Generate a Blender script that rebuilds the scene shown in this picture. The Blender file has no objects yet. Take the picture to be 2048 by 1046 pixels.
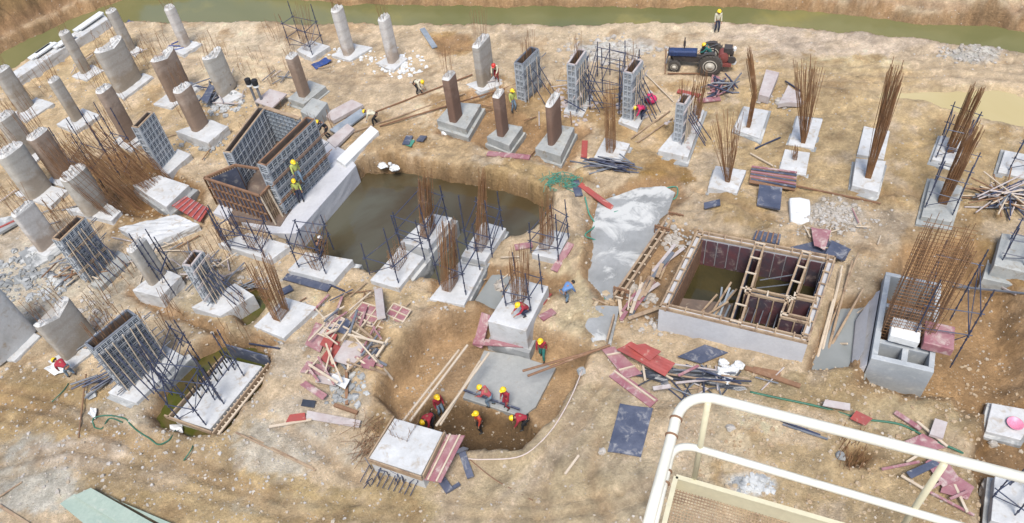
import bpy, math, random
import numpy as np
from mathutils import Vector, Matrix
random.seed(7); rng = np.random.default_rng(7)
scene = bpy.context.scene
col = scene.collection
R = math.radians

# ------------------------------------------------------------------ camera
CH = 30.0                                             # camera height in metres
PX, PY, F = 1024.0, 523.0, 1551.0
_d = np.array([186.0, 1427.0, F]); _d /= np.linalg.norm(_d)
_up = -_d; _y = np.array([0, 0, 1.0]) - _up[2]*_up; _y /= np.linalg.norm(_y); _x = np.cross(_y, _up)
M = np.array([_x, _y, _up])
cam_data = bpy.data.cameras.new('camera'); cam = bpy.data.objects.new('camera', cam_data)
col.objects.link(cam); scene.camera = cam
cam_data.sensor_width = 36; cam_data.lens = 36*F/2048; cam_data.clip_start = 0.1; cam_data.clip_end = 2000
mw = Matrix.Identity(4)
for i in range(3):
    mw[i][0] = M[i, 0]; mw[i][1] = -M[i, 1]; mw[i][2] = -M[i, 2]
mw[2][3] = CH
cam.matrix_world = mw

# ------------------------------------------------------------------ light
SUN_EL, SUN_AZ = 62.0, 262.0                           # azimuth: direction the light comes FROM, degrees from +X
world = bpy.data.worlds.new('World'); scene.world = world; world.use_nodes = True
wn = world.node_tree.nodes; wl = world.node_tree.links
sky = wn.new('ShaderNodeTexSky'); sky.sky_type = 'NISHITA'; sky.sun_disc = False
sky.sun_elevation = R(SUN_EL); sky.sun_rotation = R(90-SUN_AZ)
sky.dust_density = 2.0; sky.air_density = 1.0; sky.ozone_density = 0.6
bg = wn['Background']; wl.new(sky.outputs[0], bg.inputs[0]); bg.inputs[1].default_value = 0.12
sd = bpy.data.lights.new('sun', 'SUN'); sd.energy = 2.3; sd.angle = R(20); sd.color = (1.0, 0.97, 0.92)
sun = bpy.data.objects.new('sun', sd); col.objects.link(sun)
v = Vector((math.cos(R(SUN_EL))*math.cos(R(SUN_AZ)), math.cos(R(SUN_EL))*math.sin(R(SUN_AZ)), math.sin(R(SUN_EL))))
sun.rotation_euler = v.to_track_quat('Z', 'Y').to_euler()
scene.view_settings.view_transform = 'Standard'; scene.view_settings.look = 'None'
scene.view_settings.exposure = 0.86; scene.view_settings.gamma = 1

# ------------------------------------------------------------------ projection helpers
def G(px, py, z=0.0):
    r = M @ np.array([px-PX, py-PY, F]); t = (z-CH)/r[2]
    return np.array([0, 0, CH]) + t*r
def HT(w, ty):                                        # height above w at which the vertical through w reaches image row ty
    c = M.T @ (np.array(w, float)-[0, 0, CH]); u = M[2]
    return (F*c[1]-(ty-PY)*c[2])/((ty-PY)*u[2]-F*u[1])
def lean(x, y): return (1210-x)/(1950-y)
def PR(w):
    c = M.T @ (np.array(w, float)-[0, 0, CH]); return PX+F*c[0]/c[2], PY+F*c[1]/c[2]
AD = np.array([math.cos(R(60)), math.sin(R(60)), 0])   # long axis of the site grid
BD = np.array([math.cos(R(-30)), math.sin(R(-30)), 0])

# ------------------------------------------------------------------ materials
def new_mat(name):
    m = bpy.data.materials.new(name); m.use_nodes = True
    return m, m.node_tree.nodes, m.node_tree.links, m.node_tree.nodes['Principled BSDF']
def mixrgb(n, l, fac, a, b, mode='MIX'):
    x = n.new('ShaderNodeMix'); x.data_type = 'RGBA'; x.blend_type = mode
    for s, v_ in ((0, fac), (6, a), (7, b)):
        if hasattr(v_, 'is_linked') or isinstance(v_, bpy.types.NodeSocket): l.new(v_, x.inputs[s])
        elif s == 0: x.inputs[0].default_value = v_
        else: x.inputs[s].default_value = (*v_, 1)
    return x.outputs[2]
def noise(n, l, vec, scale, detail=6, rough=.6, dist=0):
    x = n.new('ShaderNodeTexNoise'); x.inputs['Scale'].default_value = scale; x.inputs['Detail'].default_value = detail
    x.inputs['Roughness'].default_value = rough; x.inputs['Distortion'].default_value = dist
    l.new(vec, x.inputs['Vector']); return x.outputs[0]
def ramp(n, l, fac, a, b, va=0.0, vb=1.0):
    x = n.new('ShaderNodeMapRange'); x.inputs[1].default_value = a; x.inputs[2].default_value = b
    x.inputs[3].default_value = va; x.inputs[4].default_value = vb; l.new(fac, x.inputs[0]); return x.outputs[0]
def objvec(n, l):                                      # object coordinates shifted per object
    tc = n.new('ShaderNodeTexCoord'); oi = n.new('ShaderNodeObjectInfo')
    mu = n.new('ShaderNodeMath'); mu.operation = 'MULTIPLY'; mu.inputs[1].default_value = 97.0; l.new(oi.outputs['Random'], mu.inputs[0])
    va = n.new('ShaderNodeVectorMath'); va.operation = 'ADD'; l.new(tc.outputs['Object'], va.inputs[0]); l.new(mu.outputs[0], va.inputs[1])
    return va.outputs[0], tc, oi
def add_bump(n, l, b, h, strength=.4, dist=.02):
    x = n.new('ShaderNodeBump'); x.inputs['Strength'].default_value = strength; x.inputs['Distance'].default_value = dist
    l.new(h, x.inputs['Height']); l.new(x.outputs[0], b.inputs['Normal'])
def blotchy(name, base, alt, dirt, s1=1.2, s2=9, dirt_lo=.52, dirt_hi=.66, rough=.85, bump=.5, metal=0, dirtscale=2.2, bdist=.02):
    m, n, l, b = new_mat(name); vec, tc, oi = objvec(n, l)
    c = mixrgb(n, l, ramp(n, l, noise(n, l, vec, s1), .35, .65), base, alt)
    fine = noise(n, l, vec, s2, 8, .7)
    c = mixrgb(n, l, ramp(n, l, fine, .3, .7, .0, .35), c, tuple(x*.55 for x in base))
    c = mixrgb(n, l, ramp(n, l, noise(n, l, vec, dirtscale, 8, .65, .6), dirt_lo, dirt_hi), c, dirt)
    l.new(c, b.inputs['Base Color']); b.inputs['Roughness'].default_value = rough; b.inputs['Metallic'].default_value = metal
    add_bump(n, l, b, fine, bump, bdist)
    return m
MAT = {}
MAT['pad'] = blotchy('pale_footing_concrete', (.54, .54, .53), (.42, .42, .41), (.30, .235, .16), 1.0, 7, .54, .74)
MAT['padgrey'] = blotchy('damp_grey_concrete', (.27, .28, .27), (.40, .40, .37), (.20, .16, .11), 1.2, 7, .55, .75)
MAT['slab'] = blotchy('washed_slab_concrete', (.30, .305, .30), (.20, .205, .20), (.44, .44, .42), .45, 6, .50, .58, bump=.3, dirtscale=.5)
MAT['wetslab'] = blotchy('wet_blinding_concrete', (.27, .28, .27), (.34, .34, .32), (.25, .20, .14), .5, 5, .62, .8, rough=.35, bump=.15)
MAT['wall'] = blotchy('pale_wall_concrete', (.50, .50, .51), (.42, .42, .44), (.30, .28, .24), .6, 6, .6, .8, bump=.2)
MAT['boxwall'] = blotchy('fresh_grey_wall_concrete', (.38, .40, .41), (.29, .31, .32), (.46, .46, .44), 1.0, 6, .55, .75, bump=.3)
def column_mat(name, top, low, stain, split=.5):
    m, n, l, b = new_mat(name); vec, tc, oi = objvec(n, l)
    sp = n.new('ShaderNodeSeparateXYZ'); l.new(tc.outputs['Object'], sp.inputs[0])
    nz = noise(n, l, vec, 1.0, 5, .6, .5)
    ad = n.new('ShaderNodeMath'); ad.operation = 'ADD'; l.new(ramp(n, l, sp.outputs[2], 0, 3.2, 0, 1), ad.inputs[0]); l.new(ramp(n, l, nz, .3, .7, -.35, .35), ad.inputs[1])
    c = mixrgb(n, l, ramp(n, l, ad.outputs[0], split-.15, split+.2), low, top)
    wv = n.new('ShaderNodeTexWave'); wv.bands_direction = 'Z'; wv.inputs['Scale'].default_value = .42; wv.inputs['Distortion'].default_value = 5
    wv.inputs['Detail'].default_value = 2; wv.inputs['Detail Scale'].default_value = .7; l.new(tc.outputs['Object'], wv.inputs['Vector'])
    c = mixrgb(n, l, ramp(n, l, wv.outputs['Fac'], .70, 1.0, 0, .22), c, stain)
    fine = noise(n, l, vec, 8, 8, .7)
    c = mixrgb(n, l, ramp(n, l, fine, .3, .75, 0, .45), c, tuple(x*.6 for x in low))
    l.new(c, b.inputs['Base Color']); b.inputs['Roughness'].default_value = .9; add_bump(n, l, b, fine, .5)
    return m
MAT['colgrey'] = column_mat('muddy_grey_column_concrete', (.40, .375, .335), (.31, .26, .20), (.20, .155, .115), .35)
MAT['colbrown'] = column_mat('mud_brown_column_concrete', (.36, .28, .22), (.25, .175, .125), (.17, .115, .08), .7)
MAT['colrust'] = column_mat('rust_brown_column_face', (.235, .15, .11), (.17, .10, .07), (.12, .08, .055), .6)
MAT['colwhite'] = column_mat('pale_column_concrete', (.56, .54, .51), (.38, .31, .25), (.24, .20, .16), .22)
MAT['colsmooth'] = column_mat('smooth_buff_column_concrete', (.45, .43, .385), (.35, .30, .24), (.22, .19, .15), .25)
MAT['coltop'] = blotchy('broken_column_head', (.66, .65, .62), (.48, .46, .43), (.28, .24, .2), 3, 14, .62, .78, bump=1.0, bdist=.06)
MAT['rust'] = blotchy('rusty_steel_bar', (.25, .125, .05), (.16, .08, .04), (.36, .23, .13), 2, 12, .55, .7, rough=.8, bump=.2)
MAT['rustdark'] = blotchy('dark_rusty_bar', (.19, .105, .055), (.22, .12, .06), (.11, .075, .05), 2, 12, .55, .7, rough=.8, bump=.2)
MAT['tube'] = blotchy('dark_blue_scaffold_tube', (.03, .04, .085), (.05, .055, .08), (.12, .09, .07), 2, 9, .6, .75, rough=.45, bump=.1)
MAT['tubegrey'] = blotchy('grey_steel_tube', (.17, .18, .20), (.11, .12, .14), (.20, .13, .08), 2, 9, .6, .75, rough=.5, bump=.1)
MAT['panel'] = blotchy('grey_formwork_steel', (.19, .22, .25), (.30, .33, .36), (.32, .28, .22), 1.4, 10, .58, .72, rough=.6, bump=.2)
MAT['rib'] = blotchy('pale_formwork_rib', (.33, .36, .385), (.44, .46, .48), (.34, .30, .24), 1.4, 10, .58, .74, rough=.6, bump=.1)
MAT['paneldark'] = blotchy('shadow_grey_formwork_steel', (.06, .075, .095), (.09, .10, .12), (.18, .13, .09), 1.4, 10, .6, .75, rough=.6, bump=.2)  # shadow-toned copy of the steel: shade between the ribs put into colour
MAT['panelbrown'] = blotchy('used_brown_formwork_sheet', (.17, .12, .09), (.11, .085, .07), (.25, .2, .15), 1.4, 8, .55, .7, rough=.6, bump=.2)
MAT['timber'] = blotchy('weathered_timber', (.38, .28, .18), (.28, .19, .12), (.16, .10, .065), 2, 12, .52, .68, rough=.85)
MAT['timberpale'] = blotchy('pale_sawn_timber', (.55, .46, .35), (.46, .37, .27), (.30, .22, .15), 2, 12, .6, .75, rough=.85)
MAT['timberbrown'] = blotchy('wet_brown_timber', (.24, .13, .07), (.17, .09, .05), (.33, .22, .14), 2, 12, .55, .75, rough=.8)
MAT['plyred'] = blotchy('red_faced_plywood', (.36, .065, .05), (.28, .07, .06), (.42, .28, .22), 1.3, 9, .60, .74, rough=.6)
MAT['plypurple'] = blotchy('faded_purple_red_plywood', (.26, .095, .115), (.34, .19, .19), (.44, .36, .32), 1.3, 9, .52, .68, rough=.65)
MAT['pitboard'] = blotchy('shade_darkened_red_board', (.13, .045, .05), (.05, .05, .065), (.26, .2, .18), .9, 9, .56, .7, rough=.65)  # purple-red plywood darkened, so the pit's inner shade sits in the colour
MAT['plydark'] = blotchy('dark_blue_grey_plywood', (.055, .065, .10), (.10, .11, .15), (.32, .31, .30), 1.6, 9, .55, .72, rough=.45)
MAT['plypale'] = blotchy('pale_dusty_board', (.46, .42, .40), (.38, .31, .29), (.26, .22, .2), 1.6, 9, .56, .75, rough=.8)
MAT['green'] = blotchy('pale_green_sheet_metal', (.33, .39, .32), (.27, .34, .28), (.42, .43, .36), 1.0, 8, .55, .8, rough=.5, bump=.1)
MAT['white'] = blotchy('weathered_white_plastic', (.66, .67, .66), (.58, .58, .56), (.40, .37, .32), 1.5, 8, .62, .8, rough=.6)
MAT['bluetarp'] = blotchy('blue_tarpaulin', (.03, .07, .26), (.03, .05, .14), (.10, .11, .16), 2, 9, .55, .7, rough=.45)
MAT['darktarp'] = blotchy('black_plastic_sheet', (.03, .035, .045), (.06, .065, .08), (.22, .22, .22), 2, 9, .60, .72, rough=.35)
MAT['hose'] = blotchy('green_rubber_hose', (.02, .13, .075), (.03, .11, .07), (.05, .12, .09), 2, 9, .6, .8, rough=.5)
MAT['net'] = blotchy('green_netting_cord', (.05, .25, .17), (.06, .20, .15), (.1, .2, .14), 2, 9, .6, .8, rough=.7)
MAT['rope'] = blotchy('pale_cord', (.55, .45, .40), (.50, .42, .36), (.4, .3, .25), 2, 9, .6, .8)
MAT['rock'] = blotchy('pale_rubble', (.42, .39, .35), (.32, .28, .23), (.52, .50, .48), 2, 6, .55, .7, bump=.8)
MAT['grit'] = blotchy('clods_and_pebbles', (.44, .38, .30), (.34, .27, .19), (.52, .48, .43), .5, 6, .55, .7, bump=.8)
MAT['clay'] = blotchy('ochre_clay_rock', (.44, .34, .22), (.34, .23, .13), (.50, .43, .33), .9, 5, .52, .7, bump=1.0, bdist=.08)
MAT['cream'] = blotchy('cream_rail_paint', (.70, .675, .58), (.66, .63, .53), (.42, .36, .26), 3, 20, .60, .78, rough=.42, bump=.08, bdist=.002)
MAT['creamtoe'] = blotchy('dusty_cream_toe_board', (.60, .55, .38), (.56, .51, .35), (.45, .38, .26), 3, 20, .6, .85, rough=.5, bump=.08, bdist=.002)
def plain(name, c, rough=.6, metal=0, var=.15):
    m, n, l, b = new_mat(name); vec, tc, oi = objvec(n, l)
    c2 = mixrgb(n, l, ramp(n, l, noise(n, l, vec, 14, 5), .35, .7, 0, 1), c, tuple(x*(1-2*var) for x in c))
    l.new(c2, b.inputs['Base Color']); b.inputs['Roughness'].default_value = rough; b.inputs['Metallic'].default_value = metal
    return m
MAT['skin'] = plain('skin', (.33, .17, .10)); MAT['hair'] = plain('black_hair', (.015, .012, .01))
MAT['hatyellow'] = plain('yellow_helmet_plastic', (.80, .52, .02), .35, 0, .04); MAT['hatred'] = plain('red_helmet_plastic', (.65, .05, .04), .35)
MAT['hatwhite'] = plain('white_helmet_plastic', (.75, .75, .73), .35); MAT['boot'] = plain('black_boot_rubber', (.03, .028, .025))
MAT['navy'] = plain('navy_cloth', (.025, .03, .06), .9); MAT['black'] = plain('black_cloth', (.015, .015, .018), .9)
MAT['vestyellow'] = plain('yellow_green_vest_cloth', (.45, .50, .14), .8); MAT['creamcloth'] = plain('cream_cloth', (.58, .54, .40), .9)
MAT['redcloth'] = plain('dark_red_cloth', (.32, .025, .04), .9); MAT['pinkcloth'] = plain('magenta_cloth', (.55, .03, .12), .9)
MAT['pinkredcloth'] = plain('faded_red_cloth', (.42, .08, .09), .9); MAT['brightredcloth'] = plain('orange_red_cloth', (.50, .06, .03), .9)
MAT['greycloth'] = plain('blue_grey_cloth', (.14, .20, .26), .9); MAT['tealcloth'] = plain('teal_cloth', (.02, .14, .12), .9)
MAT['bluecloth'] = plain('blue_cloth', (.12, .22, .42), .9)
MAT['tyre'] = plain('dusty_tyre_rubber', (.07, .06, .05), .9); MAT['rim'] = plain('dusty_cream_wheel_rim', (.50, .46, .38), .7)
MAT['tractorblue'] = plain('blue_tractor_paint', (.03, .055, .15), .6, 0, .35); MAT['engine'] = plain('oily_engine_iron', (.06, .05, .045), .6)
MAT['enginered'] = plain('faded_red_machine_paint', (.22, .06, .05), .6); MAT['pinkplastic'] = plain('pink_plastic', (.75, .25, .36), .4)

# water
def water_mat(name, c1, c2, scale, rough=.06, bs=.03, alpha_c3=None):
    m, n, l, b = new_mat(name); tc = n.new('ShaderNodeTexCoord')
    nz = noise(n, l, tc.outputs['Object'], scale, 4, .55, .8)
    c = mixrgb(n, l, ramp(n, l, nz, .40, .60), c1, c2)
    if alpha_c3:
        c = mixrgb(n, l, ramp(n, l, noise(n, l, tc.outputs['Object'], scale*2.3, 5, .6, .2), .58, .75), c, alpha_c3)
    l.new(c, b.inputs['Base Color']); b.inputs['Roughness'].default_value = rough; b.inputs['IOR'].default_value = 1.5
    add_bump(n, l, b, noise(n, l, tc.outputs['Object'], 3.0, 3, .5), bs, .05)
    return m
MAT['river'] = water_mat('green_river_water', (.11, .115, .045), (.15, .145, .06), .06, .14, .1, (.22, .19, .06))
MAT['pond'] = water_mat('murky_pond_water', (.058, .042, .02), (.085, .08, .055), .14, .02, .025)
MAT['greenpool'] = water_mat('algae_pool_water', (.06, .065, .012), (.10, .075, .03), .9, .08, .05)
MAT['ochrepool'] = water_mat('muddy_ochre_puddle_water', (.40, .32, .15), (.43, .35, .18), .1, .06, .02)
MAT['pitwater'] = water_mat('dark_pit_water', (.05, .04, .015), (.035, .03, .012), .5, .04, .03)
MAT['milky'] = water_mat('milky_grey_water', (.24, .25, .24), (.19, .20, .19), .3, .08, .03)

# ------------------------------------------------------------------ mesh collector
class MB:
    def __init__(s): s.v = []; s.f = []
    def add(s, vs, fs):
        o = len(s.v); s.v += [tuple(map(float, p)) for p in vs]; s.f += [tuple(o+i for i in q) for q in fs]
    def prism(s, poly, z0, z1):                        # poly: list of xy(z) ccw or cw
        n = len(poly)
        area = sum(poly[i][0]*poly[(i+1) % n][1]-poly[(i+1) % n][0]*poly[i][1] for i in range(n))
        if area < 0: poly = poly[::-1]
        s.add([(p[0], p[1], z0) for p in poly]+[(p[0], p[1], z1) for p in poly],
              [tuple(range(n-1, -1, -1)), tuple(range(n, 2*n))]+[(i, (i+1) % n, n+(i+1) % n, n+i) for i in range(n)])
    def box(s, c, sx, sy, sz, yaw=0, mat=None):
        m = Matrix.Rotation(yaw, 3, 'Z') if mat is None else mat
        vs = [Vector(c)+m @ Vector((a*sx/2, b*sy/2, d*sz/2)) for a in (-1, 1) for b in (-1, 1) for d in (-1, 1)]
        s.add(vs, [(0, 1, 3, 2), (4, 6, 7, 5), (0, 4, 5, 1), (2, 3, 7, 6), (0, 2, 6, 4), (1, 5, 7, 3)])
    def beam(s, p, q, w, t, up=(0, 0, 1)):             # rectangular bar from p to q
        p = Vector(p); q = Vector(q); d = q-p; L = d.length
        if L < 1e-5: return
        d.normalize(); u = Vector(up)
        if abs(d.dot(u)) > .95: u = Vector((AD[0], AD[1], 0))
        sdir = d.cross(u).normalized(); u = sdir.cross(d)
        m = Matrix((d, sdir, u)).transposed()
        s.box((p+q)/2, L, w, t, mat=m)
    def tube(s, p, q, r, n=6, r2=None):
        p = Vector(p); q = Vector(q); d = q-p
        if d.length < 1e-5: return
        r2 = r if r2 is None else r2
        a = d.orthogonal().normalized(); b = d.normalized().cross(a)
        vs = []
        for c, rr in ((p, r), (q, r2)):
            for i in range(n):
                t = 2*math.pi*i/n; vs.append(c+a*(rr*math.cos(t))+b*(rr*math.sin(t)))
        s.add(vs, [(i, (i+1) % n, n+(i+1) % n, n+i) for i in range(n)]+[tuple(range(n-1, -1, -1)), tuple(range(n, 2*n))])
    def path(s, pts, r, n=8, closed=False):            # smooth bent tube
        pts = [Vector(p) for p in pts]; k = len(pts); vs = []; ref = None
        for i, p in enumerate(pts):
            d = (pts[(i+1) % k]-pts[i-1]) if closed or 0 < i < k-1 else (pts[1]-pts[0] if i == 0 else pts[-1]-pts[-2])
            d.normalize()
            ref = d.orthogonal() if ref is None else (ref-d*ref.dot(d))
            ref.normalize(); b = d.cross(ref)
            for j in range(n):
                t = 2*math.pi*j/n; vs.append(p+ref*(r*math.cos(t))+b*(r*math.sin(t)))
        fs = []
        for i in range(k if closed else k-1):
            i2 = (i+1) % k
            for j in range(n): fs.append((i*n+j, i*n+(j+1) % n, i2*n+(j+1) % n, i2*n+j))
        if not closed: fs += [tuple(range(n-1, -1, -1)), tuple((k-1)*n+j for j in range(n))]
        s.add(vs, fs)
    def lathe(s, c, prof, n=20, axis=(0, 0, 1)):
        ax = Vector(axis).normalized(); a = ax.orthogonal().normalized(); b = ax.cross(a); vs = []
        for (r, h) in prof:
            for j in range(n):
                t = 2*math.pi*j/n; vs.append(Vector(c)+ax*h+a*(r*math.cos(t))+b*(r*math.sin(t)))
        k = len(prof)
        fs = [(i*n+j, i*n+(j+1) % n, (i+1)*n+(j+1) % n, (i+1)*n+j) for i in range(k-1) for j in range(n)]
        fs += [tuple(range(n-1, -1, -1)), tuple((k-1)*n+j for j in range(n))]
        s.add(vs, fs)
    def rock(s, c, r, sq=.6, n=7):
        c = Vector(c); m = 4; vs = [c+Vector((0, 0, -r*sq))]
        for i in range(1, m):
            for j in range(n):
                th = math.pi*i/m; ph = 2*math.pi*j/n+i*.4; k = random.uniform(.7, 1.2)
                vs.append(c+Vector((r*k*math.sin(th)*math.cos(ph), r*k*math.sin(th)*math.sin(ph), -r*sq*k*math.cos(th))))
        vs.append(c+Vector((0, 0, r*sq*random.uniform(.7, 1.1)))); fs = []
        for j in range(n): fs.append((0, 1+(j+1) % n, 1+j))
        for i in range(m-2):
            for j in range(n): a = 1+i*n; fs.append((a+j, a+(j+1) % n, a+n+(j+1) % n, a+n+j))
        L = len(vs)-1; a = 1+(m-2)*n
        for j in range(n): fs.append((a+j, a+(j+1) % n, L))
        s.add(vs, fs)
    def build(s, name, mat, parent=None, smooth=False, bevel=0, rough=0):
        o0 = wloc(parent)
        me = bpy.data.meshes.new(name)
        base = Vector((0, 0, 0))
        if parent is None and s.v:
            a = np.array(s.v); base = Vector(((a[:, 0].min()+a[:, 0].max())/2, (a[:, 1].min()+a[:, 1].max())/2, a[:, 2].min()))
        off = o0+base
        me.from_pydata([(x-off.x, y-off.y, z-off.z) for x, y, z in s.v], [], s.f)
        me.materials.append(MAT[mat] if isinstance(mat, str) else mat)
        if smooth: me.polygons.foreach_set('use_smooth', [True]*len(me.polygons))
        me.update()
        o = bpy.data.objects.new(name, me); col.objects.link(o)
        if parent is not None: o.parent = parent
        o.location = base
        if bevel:
            b = o.modifiers.new('bevel', 'BEVEL'); b.width = bevel; b.segments = 2; b.limit_method = 'ANGLE'
        if rough:
            sb = o.modifiers.new('subdivide', 'SUBSURF'); sb.subdivision_type = 'SIMPLE'; sb.levels = sb.render_levels = 3
            t = bpy.data.textures.get('edge_wear') or bpy.data.textures.new('edge_wear', 'CLOUDS'); t.noise_scale = .35
            dm = o.modifiers.new('wear', 'DISPLACE'); dm.texture = t; dm.texture_coords = 'GLOBAL'; dm.strength = rough; dm.mid_level = .5
        return o
def wloc(o):
    v_ = Vector((0, 0, 0))
    while o is not None: v_ += o.location; o = o.parent
    return v_
def tag(o, label, cat, group=None):
    o['label'] = label; o['category'] = cat
    if group: o['group'] = group
    return o
def thing(name, loc, label, cat, group=None):
    o = bpy.data.objects.new(name, None); col.objects.link(o); o.location = Vector([float(a) for a in loc]); o.empty_display_size = .3
    return tag(o, label, cat, group)

# ------------------------------------------------------------------ terrain
def vnoise(x, y, s, seed):
    r = np.random.default_rng(seed); T = r.random((256, 256))
    X = x/s+1000; Y = y/s+1000; i = np.floor(X).astype(int); j = np.floor(Y).astype(int); u = X-i; w = Y-j
    u = u*u*(3-2*u); w = w*w*(3-2*w)
    g = lambda a, b: T[a % 256, b % 256]
    return (g(i, j)*(1-u)+g(i+1, j)*u)*(1-w)+(g(i, j+1)*(1-u)+g(i+1, j+1)*u)*w-.5
def fbm(x, y, s, seed, o=4, g=.5):
    t = 0; a = 1
    for k in range(o): t = t+a*vnoise(x+y*.37*k, y-x*.37*k, s, seed+k); s *= .5; a *= g
    return t
def sdist(x, y, poly):                                  # + inside
    best = np.full(x.shape, 1e9); ins = np.zeros(x.shape, bool); n = len(poly)
    for k in range(n):
        ax, ay = poly[k][:2]; bx, by = poly[(k+1) % n][:2]; ex, ey = bx-ax, by-ay
        t = np.clip(((x-ax)*ex+(y-ay)*ey)/(ex*ex+ey*ey+1e-9), 0, 1)
        best = np.minimum(best, (x-ax-t*ex)**2+(y-ay-t*ey)**2)
        c = ((ay > y) != (by > y)) & (x < (bx-ax)*(y-ay)/(by-ay+1e-12)+ax); ins ^= c
    d = np.sqrt(best); return np.where(ins, d, -d)
def wp(pts, z=0): return [tuple(G(p[0], p[1], z)) for p in pts]
# pits: (rim polygon in photo pixels, depth, bank width, soil colour, wobble)
BR = (.20, .115, .045); BR2 = (.27, .17, .085); GR = (.27, .26, .235)
PITS = [
    ([(-400, 420), (0, 150), (205, 36), (255, 47), (420, 46), (600, 44), (800, 47), (980, 50), (1240, 46), (1500, 46), (1650, 60), (1800, 76), (1950, 92), (2100, 112), (2500, 180), (2500, 90), (2048, 32), (1850, 20), (1650, -2), (1500, -10), (1000, -12), (700, -14), (420, -40), (235, -22), (130, 18), (0, 78), (-300, 250)], 1.6, .9, BR2, .5),
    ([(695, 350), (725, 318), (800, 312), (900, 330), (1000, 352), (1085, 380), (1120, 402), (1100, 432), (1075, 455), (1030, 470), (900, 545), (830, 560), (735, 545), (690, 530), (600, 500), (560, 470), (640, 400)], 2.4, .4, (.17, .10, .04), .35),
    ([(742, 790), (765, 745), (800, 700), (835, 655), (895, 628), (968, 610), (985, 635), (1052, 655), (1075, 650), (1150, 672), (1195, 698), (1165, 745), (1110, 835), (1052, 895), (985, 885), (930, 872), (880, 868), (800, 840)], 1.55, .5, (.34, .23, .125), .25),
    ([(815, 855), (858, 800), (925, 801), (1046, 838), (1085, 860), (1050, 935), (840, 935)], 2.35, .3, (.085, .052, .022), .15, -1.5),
    ([(302, 805), (352, 722), (440, 668), (510, 672), (552, 700), (548, 745), (500, 810), (440, 872), (370, 872), (310, 850), (285, 830)], 1.0, .5, BR2, .3),
    ([(1325, 640), (1405, 470), (1655, 515), (1600, 705), (1500, 690)], 2.4, .3, BR, .05),
    ([(1690, 780), (1745, 560), (1800, 480), (1940, 470), (2040, 560), (2080, 700), (2060, 830), (1930, 850), (1890, 815), (1800, 800)], 1.2, 1.2, (.31, .20, .10), .6),
    ([(1170, 470), (1190, 400), (1270, 365), (1350, 355), (1375, 400), (1330, 450), (1400, 470), (1310, 640), (1215, 640), (1160, 560)], .22, .7, BR2, .4),
    ([(1610, 740), (1660, 600), (1760, 590), (1710, 740)], .7, .5, BR2, .2),
    ([(850, 590), (960, 430), (1010, 430), (900, 520), (1080, 540), (1150, 560), (1080, 610), (1000, 640), (950, 620)], .4, .7, BR2, .5),
    ([(440, 590), (510, 560), (560, 590), (500, 660), (590, 690), (540, 700), (470, 650)], .8, .5, BR2, .3),
    ([(1940, 880), (1985, 780), (2200, 820), (2200, 1150), (1960, 1150)], 1.0, .5, BR, .3),
    ([(1680, 905), (1720, 890), (1760, 915), (1735, 940), (1690, 935)], .8, .6, BR, .2),
    ([(130, 330), (260, 300), (420, 380), (400, 430), (270, 440), (180, 400)], .5, .8, BR, .4),
    ([(250, 560), (330, 600), (470, 660), (440, 690), (330, 640), (240, 590)], .5, .7, BR2, .4),
    ([(1725, 195), (1760, 172), (1900, 172), (2000, 172), (2200, 210), (2200, 280), (2040, 256), (1930, 236), (1850, 205), (1730, 200), (1728, 178)], .26, .8, (.40, .32, .20), .3),
    ([(900, 190), (1000, 170), (1060, 240), (1180, 260), (1130, 340), (1010, 310), (860, 270)], .35, .9, BR2, .6),
    ([(860, 75), (940, 70), (945, 100), (880, 112)], .15, .8, BR2, .4),
]
RAISE = [  # higher ground: far banks
    ([(380, -60), (700, -12), (1000, -8), (1300, -10), (1500, -5), (1650, 2), (1850, 24), (2048, 38), (2500, 95), (3400, -300), (1000, -620), (-600, -300)], 5.0, 7.0, (.50, .43, .31)),
    ([(-400, 230), (0, 78), (130, 18), (235, -22), (300, -60), (0, -300), (-1500, 0)], 3.4, 2.6, (.20, .13, .055)),
]
MOUNDS = [(1125, 415, 1.1, .9), (1140, 450, 1.0, .8), (1190, 360, 1.5, .5), (1170, 500, .9, .8), (1165, 535, .8, .6), (950, 330, 1.5, .3), (1290, 345, 1.5, .4), (780, 690, 2.2, .7), (1450, 440, 2.5, .5), (1300, 900, 2.5, .25), (1650, 430, 2, .3), (600, 760, 2.5, .2),
          (420, 680, 1.5, .25), (760, 300, 1.5, .35), (1050, 350, 2, .35), (1580, 880, 3, .3), (1900, 860, 1.2, .3), (1560, 470, 2, .2)]
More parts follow.
